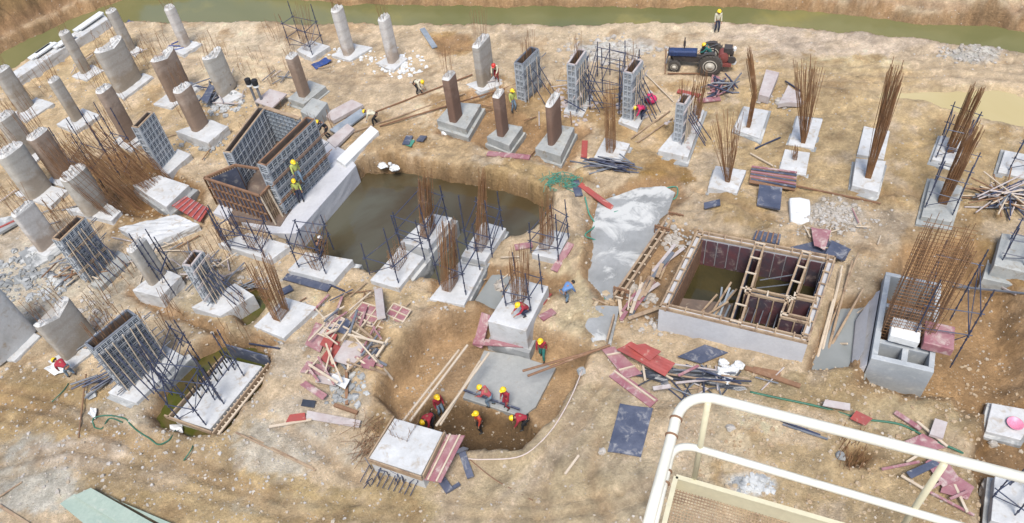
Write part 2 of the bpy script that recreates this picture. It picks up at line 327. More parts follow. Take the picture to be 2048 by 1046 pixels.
# ground colour patches: px, py, rx, ry, colour, strength, raggedness
SOILS = [
    (1500, 60, 520, 30, (.45, .37, .30), .8), (1750, 80, 330, 35, (.44, .36, .30), .8), (1250, 60, 200, 25, (.42, .34, .25), .7), (900, 85, 60, 22, (.33, .21, .10), .9), (450, 80, 180, 50, (.45, .38, .30), .7),
    (640, 60, 150, 20, (.33, .23, .15), .6), (850, 180, 140, 60, (.43, .34, .25), .6), (1215, 105, 90, 28, (.46, .46, .46), .95), (1940, 108, 55, 18, (.40, .39, .38), .9), (1700, 130, 120, 18, (.45, .40, .28), .7),
    (1650, 250, 330, 130, (.37, .27, .155), .8), (1900, 330, 180, 70, (.35, .25, .14), .7), (1300, 300, 120, 60, (.33, .23, .13), .8), (1100, 220, 200, 60, (.33, .22, .12), .85), (960, 300, 100, 60, (.36, .26, .16), .8),
    (1050, 320, 110, 40, (.40, .33, .26), .8), (760, 270, 90, 40, (.30, .20, .11), .7), (1060, 360, 110, 30, (.30, .20, .09), .7), (1340, 355, 60, 30, (.24, .14, .06), .8), (1320, 370, 80, 22, (.22, .13, .05), .6),
    (1670, 430, 60, 35, (.45, .43, .42), .9), (1750, 450, 90, 40, (.36, .29, .23), .7), (1480, 430, 90, 40, (.33, .23, .12), .8), (1200, 520, 60, 60, (.45, .36, .24), .7), (1150, 600, 90, 60, (.43, .36, .25), .8),
    (1950, 650, 110, 180, (.27, .165, .075), .9), (1900, 480, 90, 50, (.27, .17, .08), .6), (2010, 700, 60, 90, (.30, .19, .10), .6), (1700, 780, 200, 50, (.27, .19, .10), .7), (1480, 770, 150, 40, (.28, .22, .15), .7),
    (1130, 860, 160, 130, (.41, .33, .23), .8), (1250, 980, 240, 110, (.40, .33, .24), .8), (1010, 980, 260, 80, (.39, .31, .21), .8), (1440, 860, 90, 80, (.44, .36, .26), .8), (1700, 960, 250, 100, (.34, .25, .15), .8), (1800, 850, 120, 50, (.40, .32, .21), .7),
    (1510, 970, 55, 28, (.46, .46, .46), .95), (830, 740, 90, 80, (.38, .27, .16), .7), (900, 650, 80, 40, (.33, .22, .14), .6), (880, 840, 170, 50, (.17, .11, .055), .8), (780, 830, 60, 60, (.28, .18, .10), .5),
    (100, 830, 200, 60, (.34, .24, .13), .8), (60, 780, 90, 40, (.30, .21, .11), .6), (400, 900, 320, 60, (.36, .26, .15), .7), (300, 830, 160, 30, (.42, .37, .31), .7), (60, 960, 110, 80, (.40, .38, .35), .9), (230, 970, 80, 50, (.30, .21, .11), .6), (500, 1000, 260, 60, (.33, .24, .135), .8),
    (180, 910, 110, 30, (.42, .36, .32), .7), (590, 890, 130, 60, (.43, .39, .34), .9), (640, 820, 110, 60, (.43, .37, .31), .7), (620, 720, 90, 60, (.42, .36, .30), .6), (560, 1010, 100, 20, (.40, .38, .34), .6), (700, 1010, 200, 40, (.35, .26, .14), .6),
    (80, 560, 150, 90, (.42, .40, .37), .8), (60, 480, 110, 60, (.44, .38, .32), .7), (180, 600, 120, 50, (.40, .34, .27), .6), (270, 380, 110, 70, (.25, .15, .07), .8), (350, 560, 110, 80, (.38, .35, .31), .6), (640, 400, 90, 60, (.24, .15, .06), .5),
    (480, 620, 130, 50, (.42, .34, .23), .7), (700, 600, 160, 30, (.43, .33, .21), .8), (880, 500, 60, 60, (.34, .22, .10), .8), (100, 230, 180, 140, (.40, .30, .19), .6), (420, 250, 160, 70, (.38, .28, .17), .6), (200, 120, 120, 60, (.42, .32, .20), .7),
    (500, 150, 140, 60, (.42, .34, .25), .6), (1800, 30, 260, 30, (.50, .46, .36), .7), (40, 5, 60, 20, (.5, .46, .36), 1.0), (1500, 560, 60, 60, (.2, .15, .08), .4), (1270, 560, 90, 60, (.30, .28, .25), .7), (590, 600, 60, 60, (.4, .33, .24), .5),
    (1330, 790, 90, 50, (.41, .34, .26), .6), (760, 480, 60, 60, (.2, .13, .05), .5), (1740, 400, 200, 20, (.34, .24, .13), .5), (2000, 400, 80, 40, (.36, .27, .16), .5), (1600, 640, 60, 60, (.2, .15, .08), .3),
]
def axis(lo, hi, d, far, g=1.25):
    a = list(np.arange(lo, hi, d)); s = d; x = hi; out = []
    while x < hi+far: out.append(x); s *= g; x += s
    s = d; x = lo-d; pre = []
    while x > lo-far: pre.append(x); s *= g; x -= s
    return np.array(pre[::-1]+a+out)
XS = axis(-43, 42, .16, 70); YS = axis(11, 66, .15, 60)
TX, TY = np.meshgrid(XS, YS)
Z = .22*fbm(TX, TY, 7, 1)+.10*fbm(TX, TY, 1.6, 11)+.05*fbm(TX, TY, .5, 21, 3)
rut = np.abs(fbm(TX*.55+TY*.1, TY*1.6, 2.4, 41, 3)); Z -= .13*np.exp(-(rut/.05)**2)*(fbm(TX, TY, 9, 51) > -.1)
C = np.empty(TX.shape+(3,)); C[:] = (.46, .375, .26)
def blend(Cc, m_, c): return Cc*(1-m_[..., None])+np.array(c)*m_[..., None]
rag = fbm(TX, TY, 1.8, 61, 5, .62); rag2 = fbm(TX, TY, .7, 71, 4, .65)
def localmetric(px, py, rx, ry):
    c = G(px, py); e1 = G(px+rx, py)-c; e2 = G(px, py-ry)-c
    A = np.array([[e1[0], e2[0]], [e1[1], e2[1]]]); return c, np.linalg.inv(A)
for (px, py, rx, ry, c_, s_) in SOILS:
    c, A = localmetric(px, py, rx, ry); dx = TX-c[0]; dy = TY-c[1]
    q = np.sqrt((A[0, 0]*dx+A[0, 1]*dy)**2+(A[1, 0]*dx+A[1, 1]*dy)**2)+rag*.75
    t = np.clip((1.05-q)/.28, 0, 1); C = blend(C, t*t*(3-2*t)*s_, tuple(max(.02, (.44, .355, .235)[i]+(c_[i]-(.40, .31, .215)[i])*1.2) for i in range(3)))
C = blend(C, np.clip((rag-.22)/.25, 0, 1)*.55, (.46, .38, .28)); C = blend(C, np.clip((-rag-.25)/.25, 0, 1)*.55, (.27, .18, .09))
for (px, py, rad, h) in MOUNDS:
    c = G(px, py); q = ((TX-c[0])**2+(TY-c[1])**2)/rad**2; Z += h*np.exp(-q*(1+rag))*(1+.5*rag2)
for poly, h, w, c_ in RAISE:
    s = sdist(TX, TY, wp(poly))+rag*1.2; t = np.clip(s/w, 0, 1); Z += h*t+t*rag*.7*(t < 1)
    C = blend(C, np.clip(s/.6+.5, 0, 1)*.9, c_); C = blend(C, np.clip(s/.6+.5, 0, 1)*np.clip(rag2*1.5, 0, .3), tuple(x*.6 for x in c_))
    C = blend(C, np.exp(-((s-.3)/.6)**2)*.7, (.26, .16, .09))
PITD = np.zeros(TX.shape)
for poly, dep, w, c_, wob, *zz_ in PITS:
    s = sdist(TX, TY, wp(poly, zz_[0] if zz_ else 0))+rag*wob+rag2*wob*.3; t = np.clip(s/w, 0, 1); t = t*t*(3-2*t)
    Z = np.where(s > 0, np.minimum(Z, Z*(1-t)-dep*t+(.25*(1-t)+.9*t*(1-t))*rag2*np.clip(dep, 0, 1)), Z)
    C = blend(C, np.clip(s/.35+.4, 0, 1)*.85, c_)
    Z += .10*np.exp(-((s+.35)/.35)**2)*np.clip(dep, 0, 1)
def track(pts, w, dep, colr, s_=.5):
    global Z, C
    P = [G(p[0], p[1]) for p in pts]; d = np.full(TX.shape, 1e9)
    for k in range(len(P)-1):
        ax, ay = P[k][:2]; ex, ey = P[k+1][0]-ax, P[k+1][1]-ay; t = np.clip(((TX-ax)*ex+(TY-ay)*ey)/(ex*ex+ey*ey), 0, 1)
        d = np.minimum(d, np.hypot(TX-ax-t*ex, TY-ay-t*ey))
    d = d+rag2*.12; g_ = np.exp(-(d/w)**2); Z -= dep*g_*(1+.4*rag2); Z += dep*.6*np.exp(-((d-w*1.6)/(w*.5))**2); C = blend(C, g_*s_, colr)
for off in (0, 26):
    track([(-50, 770+off), (120, 800+off), (300, 880+off), (480, 960+off), (700, 1080+off)], .22, .10, (.30, .21, .12))
    track([(1080+off, 1080), (1060+off, 980), (1090+off, 900), (1160+off, 820), (1200+off, 770)], .2, .08, (.33, .25, .16))
    track([(960+off, 1090), (1000+off, 1000), (1075+off, 930), (1120+off, 880)], .2, .08, (.50, .43, .34))
    track([(900, 1000+off), (1060, 1010+off), (1250, 985+off), (1330, 950+off)], .2, .07, (.36, .28, .18))
    track([(1500, 130+off*.6), (1700, 130+off*.6), (1900, 135+off*.6), (2100, 150+off*.6)], .25, .06, (.35, .28, .19))
    track([(1480, 150+off*.6), (1560, 150+off*.6), (1750, 165+off*.6), (1900, 150+off*.6)], .25, .06, (.38, .30, .20))
    track([(300, 90+off*.6), (500, 110+off*.6), (700, 150+off*.6), (860, 150+off*.6)], .25, .05, (.36, .28, .19))
    track([(0, 930+off), (140, 900+off), (330, 940+off), (560, 1000+off), (800, 1010+off)], .22, .08, (.33, .25, .15))
for a_ in ([(560, 850), (640, 900), (720, 960)], [(1200, 880), (1180, 960), (1220, 1040)], [(1390, 380), (1480, 420), (1560, 450)], [(950, 310), (1100, 330), (1200, 380)], [(1700, 400), (1820, 380), (1860, 400)]): track(a_, .3, .12, (.30, .21, .12))
def terrain_z(x, y):
    i = int(np.clip(np.searchsorted(XS, x)-1, 0, len(XS)-2)); j = int(np.clip(np.searchsorted(YS, y)-1, 0, len(YS)-2))
    u = (x-XS[i])/(XS[i+1]-XS[i]); w = (y-YS[j])/(YS[j+1]-YS[j])
    return float((Z[j, i]*(1-u)+Z[j, i+1]*u)*(1-w)+(Z[j+1, i]*(1-u)+Z[j+1, i+1]*u)*w)
def GT(px, py, dz=0.0):                                 # point of the terrain seen at a pixel
    z = 0.0
    for _ in range(12):
        w = G(px, py, z); z = .5*z+.5*terrain_z(w[0], w[1])
    w = G(px, py, z); return np.array([w[0], w[1], z+dz])
ny, nx = TX.shape
me = bpy.data.meshes.new('ground'); co = np.stack([TX, TY, Z], -1).reshape(-1, 3)
idx = np.arange(ny*nx).reshape(ny, nx)
fa = np.stack([idx[:-1, :-1], idx[:-1, 1:], idx[1:, 1:], idx[1:, :-1]], -1).reshape(-1, 4)
me.vertices.add(len(co)); me.vertices.foreach_set('co', co.ravel())
me.loops.add(fa.size); me.loops.foreach_set('vertex_index', fa.ravel().astype(np.int32))
me.polygons.add(len(fa)); me.polygons.foreach_set('loop_start', np.arange(0, fa.size, 4, dtype=np.int32))
me.polygons.foreach_set('loop_total', np.full(len(fa), 4, dtype=np.int32)); me.update(calc_edges=True)
me.polygons.foreach_set('use_smooth', np.ones(len(fa), bool))
ca = me.color_attributes.new('soil', 'FLOAT_COLOR', 'POINT')
C *= (1.24+.5*fbm(TX, TY, .8, 91, 5, .75)+.25*fbm(TX, TY, 5, 95, 3))[..., None]; C = np.clip(C*np.array([1.10, 1.04, .97]), .01, .8)
ca.data.foreach_set('color', np.concatenate([C, np.ones(C.shape[:2]+(1,))], -1).reshape(-1).astype(np.float32))
m, n, l, b = new_mat('sandy_soil'); at = n.new('ShaderNodeVertexColor'); at.layer_name = 'soil'; tc = n.new('ShaderNodeTexCoord'); O = tc.outputs['Object']
c = at.outputs['Color']
def scaled(k, tint=(1, 1, 1)):
    x = n.new('ShaderNodeVectorMath'); x.operation = 'MULTIPLY'; l.new(at.outputs['Color'], x.inputs[0]); x.inputs[1].default_value = tuple(k*t for t in tint); return x.outputs[0]
c = mixrgb(n, l, ramp(n, l, noise(n, l, O, 3.5, 8, .75, .4), .35, .68, 0, .75), c, scaled(.62, (1, .95, .88)))
c = mixrgb(n, l, ramp(n, l, noise(n, l, O, 1.3, 8, .7, 1.2), .52, .72, 0, .8), c, scaled(1.38, (1, 1, 1.03)))
vo = n.new('ShaderNodeTexVoronoi'); vo.inputs['Scale'].default_value = 5; l.new(O, vo.inputs['Vector'])
sel = n.new('ShaderNodeSeparateColor'); l.new(vo.outputs['Color'], sel.inputs[0])
mm = n.new('ShaderNodeMath'); mm.operation = 'MULTIPLY'; l.new(ramp(n, l, vo.outputs['Distance'], .16, .24, 1, 0), mm.inputs[0]); l.new(ramp(n, l, sel.outputs[0], .90, .92), mm.inputs[1])
c = mixrgb(n, l, mm.outputs[0], c, (.56, .51, .44))
c = mixrgb(n, l, ramp(n, l, noise(n, l, O, 9, 6, .8), .40, .66, 0, .7), c, scaled(.52, (1, .95, .88)))
l.new(c, b.inputs['Base Color']); b.inputs['Roughness'].default_value = .95
add_bump(n, l, b, noise(n, l, O, 4, 10, .8), 1.0, .22)
me.materials.append(m); ground = bpy.data.objects.new('ground', me); col.objects.link(ground); ground['kind'] = 'structure'

def sheet_struct(name, poly, z, mat, zz=None):          # flat setting surface
    mb = MB(); w = wp(poly, z); mb.add(w, [tuple(range(len(w)))]); o = mb.build(name, mat); o['kind'] = 'structure'
    if o.data.polygons[0].normal.z < 0: o.data.flip_normals()
    return o
sheet_struct('river_water', [(-420, 460), (0, 180), (205, 70), (1000, 80), (1500, 80), (1800, 100), (2100, 140), (2600, 220), (2600, 40), (2048, -20), (1000, -40), (240, -60), (0, 30), (-420, 230)], -.75, 'river')
sheet_struct('pond_water', [(640, 400), (720, 300), (1000, 330), (1150, 400), (1100, 480), (900, 600), (700, 600), (540, 520)], -1.05, 'pond')
sheet_struct('pool_water', [(270, 780), (340, 680), (520, 650), (580, 700), (540, 790), (440, 890), (300, 880)], -.55, 'greenpool')
sheet_struct('pool_water', [(430, 590), (510, 550), (570, 590), (600, 690), (540, 710), (450, 660)], -.45, 'greenpool')
sheet_struct('puddle_water', [(1700, 200), (1740, 165), (2250, 165), (2250, 290), (1700, 240)], -.14, 'ochrepool')
sheet_struct('puddle_water', [(1610, 760), (1660, 600), (1770, 590), (1730, 760)], -.42, 'milky')
sheet_struct('puddle_water', [(950, 600), (990, 540), (1060, 560), (1000, 640)], -.3, 'milky')

# ------------------------------------------------------------------ builders
def quad_base(corners, drop, z0, idx=1):
    fx, fy = corners[idx]; b_ = G(fx+drop*lean(fx, fy), fy+drop, z0); return z0+HT(b_, fy)
def footing(corners, drop, label, mat='pad', z0=0.0, below=.6, group='concrete footings', lip=True, root=None, tiers=None, rough=.03):
    """corners = top face in photo pixels: front-left, front-right, back-right, back-left"""
    zt = quad_base(corners, drop, z0); w = wp(corners, zt); c = np.mean(w, 0)
    r = thing('concrete_footing', (c[0], c[1], z0), label, 'footing', group)
    mb = MB(); mb.prism(w, z0-below, zt); mb.build('block', mat, r, bevel=.03, rough=rough)
    if lip:                                             # spread blinding layer under the block
        mb = MB(); e = [tuple(c[:2]+(np.array(p[:2])-c[:2])*random.uniform(1.10, 1.24)) for p in w]
        mb.prism(e, z0-below-.05, z0+.05); mb.build('blinding', 'padgrey' if mat == 'padgrey' else 'slab', r, bevel=.02, rough=.05)
    return r, zt, w
def bars(mb, base, top, n, sa, sb, ta, tb, r=.018, jit=.05, ties=0, curve=0, lenvar=.22):
    n = int(n*1.6); r *= .68
    """rebar bundle from base to top; sa/sb half-sizes of the base ring along the grid, ta/tb at the tip"""
    base = np.array(base, float); top = np.array(top, float)
    for i in range(n):
        t = 2*math.pi*(i+.5*random.random())/n; ca_, sa_ = math.cos(t), math.sin(t)
        k = max(abs(ca_), abs(sa_)); ca_, sa_ = ca_/k, sa_/k
        p = base+AD*sa*ca_+BD*sb*sa_; L = 1-lenvar*random.random()
        q = base+(top-base)*L+AD*(ta*ca_+random.gauss(0, jit))+BD*(tb*sa_+random.gauss(0, jit))
        m1 = p+(q-p)*.5+(AD*random.gauss(0, jit)+BD*random.gauss(0, jit))*.4+BD*curve
        mb.path([p, p+(m1-p)*.6, m1, m1+(q-m1)*.6, q], r, 4)
    for j in range(ties):
        f = (j+.6)/(ties+.6)*.75; c = base+(top-base)*f+BD*curve*4*f*(1-f)*.7
        a = sa*(1-f)+ta*f+.02; b2 = sb*(1-f)+tb*f+.02
        mb.path([c+AD*a+BD*b2, c-AD*a+BD*b2, c-AD*a-BD*b2, c+AD*a-BD*b2], r*.8, 4, closed=True)
def rebar_on(root, base_px, zb, top_px, n=16, s=(.35, .2), t=(.5, .35), r=.02, ties=6, jit=.06, curve=0, mat='rust', h=None, name='rebar_cage'):
    b_ = G(base_px[0], base_px[1], zb)
    h = HT(b_, top_px[1]) if h is None else h
    tp = G(top_px[0], top_px[1], zb+h)
    mb = MB(); bars(mb, b_-np.array([0, 0, .05]), tp, n, s[0], s[1], t[0], t[1], r, jit, ties, curve); return mb.build(name, mat, root)
def column(base_px, top_y, a, b_, zb, label, mat='colgrey', power=2.3, rebar=10, rl=1.6, tilt=0, flare=0, group='concrete columns', ang=60, topcut=0):
    w = G(base_px[0], base_px[1], zb); h = HT(w, top_y); power = 3.4 if power < 3.4 else power; a *= .80; b_ *= .72
    r = thing('concrete_column', w, label, 'column', group)
    ad = np.array([math.cos(R(ang)), math.sin(R(ang)), 0]); bd = np.array([ad[1], -ad[0], 0])
    N = 28; rings = 11; vs = []; fs = []
    for k in range(rings):
        f = k/(rings-1); z = h*f
        for j in range(N):
            t = 2*math.pi*j/N; ct, st = math.cos(t), math.sin(t)
            e = 2/power; x = a*math.copysign(abs(ct)**e, ct); y = b_*math.copysign(abs(st)**e, st)
            wob = 1+.012*math.sin(k*2.1+j)
            zz = z+(topcut*(abs(x)/a-.5) if k == rings-1 else 0)
            vs.append(w+ad*x*wob+bd*(y*wob+tilt*f*h)+[0, 0, zz])
    for k in range(rings-1):
        for j in range(N): fs.append((k*N+j, k*N+(j+1) % N, (k+1)*N+(j+1) % N, (k+1)*N+j))
    mb = MB(); mb.add(vs, fs+[tuple(range(N-1, -1, -1)), tuple((rings-1)*N+j for j in range(N))])
    o = mb.build('shaft', mat, r, smooth=True)
    ed = o.modifiers.new('split', 'EDGE_SPLIT'); ed.split_angle = R(35)
    # hacked-off head of pale concrete, rough on top
    mb = MB(); vs = []; fs = []; K = 6; top = w+[0, 0, h]+bd*tilt*h
    for k in range(K+1):
        q = 1-k/K
        for j in range(N):
            t = 2*math.pi*j/N; ct, st = math.cos(t), math.sin(t); e = 2/power
            x = a*math.copysign(abs(ct)**e, ct)*max(q, .02)*.99; y = b_*math.copysign(abs(st)**e, st)*max(q, .02)*.99
            zz = topcut*(abs(x)/a-.5)+(.0 if k == 0 else random.uniform(.03, .20))
            vs.append(top+ad*x+bd*y+[0, 0, zz])
    for k in range(K):
        for j in range(N): fs.append((k*N+j, k*N+(j+1) % N, (k+1)*N+(j+1) % N, (k+1)*N+j))
    mb.add(vs, fs); mb.build('column_head', 'coltop', r)
    if rebar:
        mb = MB()
        for j in range(rebar):
            t = 2*math.pi*(j+.3)/rebar; p = top+ad*(a*.8*math.cos(t))+bd*(b_*.75*math.sin(t))+[0, 0, -.1]
            q = p+[random.gauss(0, .15), random.gauss(0, .15), rl*random.uniform(.7, 1.1)]
            mb.path([p, (p+q)/2+[random.gauss(0, .04), random.gauss(0, .04), 0], q], .010, 4)
        mb.build('starter_bars', 'rust', r)
    return r, w, h
def form_box(base_a, top_a, top_b, depth, z0, label, mat='panel', walers=4, rebar=0, rl=1.8, cell=.32, group='wall formwork', wmat='timber', braces=False, inner='panelbrown'):
    """formwork box; base_a/top_a = front corner of the long visible face, top_b = its far top corner"""
    Pa = G(base_a[0], base_a[1], z0); h = HT(Pa, top_a[1]); Pb = G(top_b[0], top_b[1], z0+h); Pb[2] = z0
    u = Pb-Pa; L = np.linalg.norm(u); u /= L; v_ = np.array([-u[1], u[0], 0])      # v_ points to back-left
    c = Pa+u*L/2+v_*depth/2
    r = thing('wall_formwork', c, label, 'formwork', group)
    up = np.array([0, 0, 1.0]); T = .05
    def panel(p, d, nrm, length, name):
        mb = MB(); q = p+d*length
        mb.beam(p+up*h/2+nrm*(-T/2), q+up*h/2+nrm*(-T/2), T, h)                    # skin
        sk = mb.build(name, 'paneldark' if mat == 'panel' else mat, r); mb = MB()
        nz = max(2, int(round(h/(cell*1.6)))); nxx = max(1, int(round(length/cell)))
        for i in range(nxx+1):
            s_ = p+d*(length*i/nxx); wd = .05 if i % 3 else .10
            mb.beam(s_+nrm*.03, s_+nrm*.03+up*h, wd, .07, up=nrm)
        for k in range(nz+1):
            mb.beam(p+nrm*.025+up*(h*k/nz), q+nrm*.025+up*(h*k/nz), .06, .05 if k % 2 else .09)
        for i in range(nxx):                                                        # short intermediate ribs
            for k in range(nz):
                for m_ in range(1, 4):
                    s_ = p+d*(length*(i+.18)/nxx)+up*(h*(k+m_/4)/nz)+nrm*.012; e_ = s_+d*(length*.64/nxx)
                    mb.beam(s_, e_, .03, .035)
        return mb.build('rib_grid', 'rib', sk)
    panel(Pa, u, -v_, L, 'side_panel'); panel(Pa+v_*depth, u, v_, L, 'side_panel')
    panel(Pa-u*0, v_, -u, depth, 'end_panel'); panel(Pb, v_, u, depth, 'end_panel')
    lin = MB(); ins = .004
    for (p, q) in ((Pa+v_*(T+ins), Pb+v_*(T+ins)), (Pa+v_*(depth-T-ins), Pb+v_*(depth-T-ins))):
        lin.beam(p+up*(h/2)+u*.06, q+up*(h/2)-u*.06, .012, h-.03)
    lin.build('form_lining', inner, r)
    rim = MB()                                                                     # pale timber strip along the top edge
    for (p, q) in ((Pa, Pb), (Pa+v_*depth, Pb+v_*depth), (Pa, Pa+v_*depth), (Pb, Pb+v_*depth)): rim.beam(p+up*(h+.035), q+up*(h+.035), .10, .06)
    rim.build('top_rail', wmat, r)
    for k in range(walers):
        f = (k+.5)/walers*.95; wb = MB()
        for dz in (0, .12):
            p = Pa-v_*.14+up*(h*f+dz)-u*random.uniform(.1, .5); wb.tube(p, p+u*(L+random.uniform(.3, .9)), .03, 6)
        wb.build('waler', wmat if k % 2 else 'tubegrey', r)
    if braces:
        for k in range(int(braces)):
            p = Pa+u*(L*(k+.5)/braces)-v_*.15+up*h*.7; q = p-v_*random.uniform(1.1, 1.5); q[2] = z0+.1
            mb = MB(); mb.tube(p, q, .03, 6); mb.build('brace', 'tube', r)
        for k in range(int(braces)+1):
            p = Pa+u*(L*(k)/braces)-v_*.22; mb = MB(); mb.tube(p+up*.0, p+up*h*.95+u*random.uniform(-.2, .2), .028, 6); mb.build('strut', 'timberpale', r)
    if rebar:
        mb = MB()
        for j in range(rebar):
            p = Pa+u*random.uniform(.2, L-.2)+v_*random.choice([.25*depth, .75*depth])+up*(h-.6)
            q = p+[random.gauss(0, .12), random.gauss(0, .12), rl*random.uniform(.6, 1)+.6]; mb.path([p, (p+q)/2, q], .011, 4)
        mb.build('starter_bars', 'rust', r)
    return r, Pa, u, v_, L, h
def scaffold(posts, z0, tops, label, levels=(.45, .85), loops=True, mat='tube', r=.03, group='scaffold frames', tilt=None, plan=None):
    """posts: base pixels in ring order; tops: image row of each top"""
    B = [G(p[0], p[1], z0) for p in posts]; Hs = [HT(b_, t) for b_, t in zip(B, tops)]
    c = np.mean(B, 0); rt = thing('scaffold_frame', c, label, 'scaffold', group); T = []
    for b_, h in zip(B, Hs):
        t_ = b_+[random.gauss(0, .04), random.gauss(0, .04), h]; T.append(t_)
        mb = MB(); mb.tube(b_, t_, r, 7)
        for k in range(int(h/.6)): mb.lathe(b_+(t_-b_)*((k+.5)*.6/h), [(r*1.7, -.03), (r*1.7, .03)], 7)
        mb.build('post', mat, rt)
    n_ = len(B); hm = min(Hs)
    for lv in levels:
        for i in range(n_ if loops else n_-1):
            j = (i+1) % n_; mb = MB()
            p = B[i]+(T[i]-B[i])*(hm*lv/Hs[i]); q = B[j]+(T[j]-B[j])*(hm*lv/Hs[j]); e = (q-p)/np.linalg.norm(q-p)*.15
            mb.tube(p-e, q+e, r*.85, 6); mb.build('ledger', mat, rt)
    if loops and n_ >= 4:
        mb = MB(); mb.tube(B[0]+[0, 0, .15], B[1]+[0, 0, hm*levels[0]], r*.7, 6); mb.build('brace', mat, rt)
        mb = MB(); mb.tube(B[1]+[0, 0, hm*levels[0]], B[2]+[0, 0, hm*levels[-1]], r*.7, 6); mb.build('brace', mat, rt)
    return rt
def board(p1, p2, w, t, mat, label=None, cat='plank', name='plank', group=None, z=.06, z2=None, ground_=True):
    P1 = GT(*p1, z) if ground_ else G(*p1, z); P2 = GT(*p2, z if z2 is None else z2) if ground_ else G(*p2, z if z2 is None else z2)
    mb = MB(); mb.beam(P1, P2, w, t); return tag(mb.build(name, mat, bevel=0), label, cat, group)
def sheet(corners, mat, label, cat='panel', name='plywood_sheet', z=.08, t=.03, group=None, ground_=True, ribs=0, ribmat='timberpale', warp=0.0, tilt=0):
    W_ = [GT(*p, z) if ground_ else G(p[0], p[1], z) for p in corners]
    if ground_:
        zz = np.mean([p[2] for p in W_]); W_ = [G(p[0], p[1], zz+(tilt if i in (1, 2) else 0)) for i, p in enumerate(corners)]
    mb = MB(); N = 6; vs = []; fs = []
    for s_ in (0, 1):
        for i in range(N+1):
            for j in range(N+1):
                a, b2 = i/N, j/N
                p = (W_[0]*(1-a)+W_[1]*a)*(1-b2)+(W_[3]*(1-a)+W_[2]*a)*b2
                vs.append(p+[0, 0, (t if s_ else 0)+warp*math.sin(a*5+b2*3)*math.cos(b2*6)])
    K = (N+1)**2
    for i in range(N):
        for j in range(N):
            q = (i*(N+1)+j, (i+1)*(N+1)+j, (i+1)*(N+1)+j+1, i*(N+1)+j+1); fs.append(tuple(K+x for x in q)); fs.append(q[::-1])
    for i in range(N):
        for a_, b_ in (((i)*(N+1), (i+1)*(N+1)), ((i+1)*(N+1)+N, i*(N+1)+N), (i+1, i), (N*(N+1)+i, N*(N+1)+i+1)): fs.append((a_, b_, K+b_, K+a_))
    mb.add(vs, fs)
    if not ribs: return tag(mb.build(name, mat), label, cat, group)
    r = thing(name, np.mean(W_, 0), label, cat, group); mb.build('face_sheet', mat, r)
    rb = MB()
    for k in range(ribs):
        f = (k+.5)/ribs; rb.beam(W_[0]*(1-f)+W_[1]*f+[0, 0, t+.045], W_[3]*(1-f)+W_[2]*f+[0, 0, t+.045], .07, .07)
    rb.build('batten', ribmat, r)
    return r
def line_tube(pts, r, mat, label, cat, name, z=.05, n=8, group=None, jitter=.0, samples=6):
    P = [Vector(GT(p[0], p[1], z+(p[2] if len(p) > 2 else 0))) for p in pts]; out = []
    for i in range(len(P)-1):
        a, b_, c_, d_ = P[max(i-1, 0)], P[i], P[i+1], P[min(i+2, len(P)-1)]
        for k in range(samples):
            t = k/samples
            out.append(.5*((2*b_)+(-a+c_)*t+(2*a-5*b_+4*c_-d_)*t*t+(-a+3*b_-3*c_+d_)*t**3))
    out.append(P[-1]); mb = MB(); mb.path(out, r, n); return tag(mb.build(name, mat, smooth=True), label, cat, group)
def slab_poly(pts, z0, z1, mat, name, label=None, cat=None, rough=.05, kind=None, bevel=.03):
    mb = MB(); mb.prism(wp(pts, z1), z0, z1); o = mb.build(name, mat, bevel=bevel, rough=rough)
    if kind: o['kind'] = kind
    else: tag(o, label, cat)
    return o
# ================================================================== LARGE STRUCTURES
# --- concrete kerb wall along the left channel
mb = MB(); w = wp([(14, 150), (22, 164), (216, 38), (206, 26)], .75); mb.prism(w, -1.2, .75)
o = mb.build('retaining_wall', 'pad', rough=.12, bevel=.04); tag(o, 'long low pale concrete wall bordering the green channel at the upper left', 'wall')
for k, (x, y, L_) in enumerate([(60, 118, 1.6), (75, 108, 1.2), (108, 96, 1.4), (150, 62, 2.2)]):
    p = G(x, y, .85); mb = MB(); mb.beam(p, p+AD*L_*1.3, .5, .12); mb.beam(p+[.4, 0, .1], p+AD*L_+[.5, .1, .12], .35, .1)
    tag(mb.build('concrete_slab_piece', 'white'), ['broken white slab piece at the left end of the channel wall', 'short white slab lying second from the left on the channel wall', 'flat white slab resting on the middle of the channel wall', 'longer white slab on the channel wall close to the slim column'][k], 'slab')
# --- big two-wall formwork cell
Z1 = 0.0
r0 = thing('core_wall_base', G(590, 400, 0), 'long pale concrete strip base with its edge along the brown pond', 'foundation')
zb = .3
mb = MB(); mb.prism(wp([(425, 425), (545, 466), (592, 466), (712, 330), (690, 300), (610, 260), (560, 250)], zb), -2.2, zb)
mb.build('base_block', 'wall', r0, bevel=.04, rough=.06)
def long_wall(base_a, top_y, top_b, depth, z0, label, **kw): return form_box(base_a, (0, top_y), top_b, depth, z0, label, **kw)
fw1 = form_box((573, 428), (530, 332), (628, 240), .55, zb, 'long grey formwork wall nearest the pond with timber walers', walers=5, cell=.40, wmat='timberbrown', group='walls of the big formwork cell')
fw2 = form_box((492, 372), (428, 306), (530, 216), .45, zb, 'long grey formwork wall at the back left of the cell', walers=0, cell=.40, group='walls of the big formwork cell')
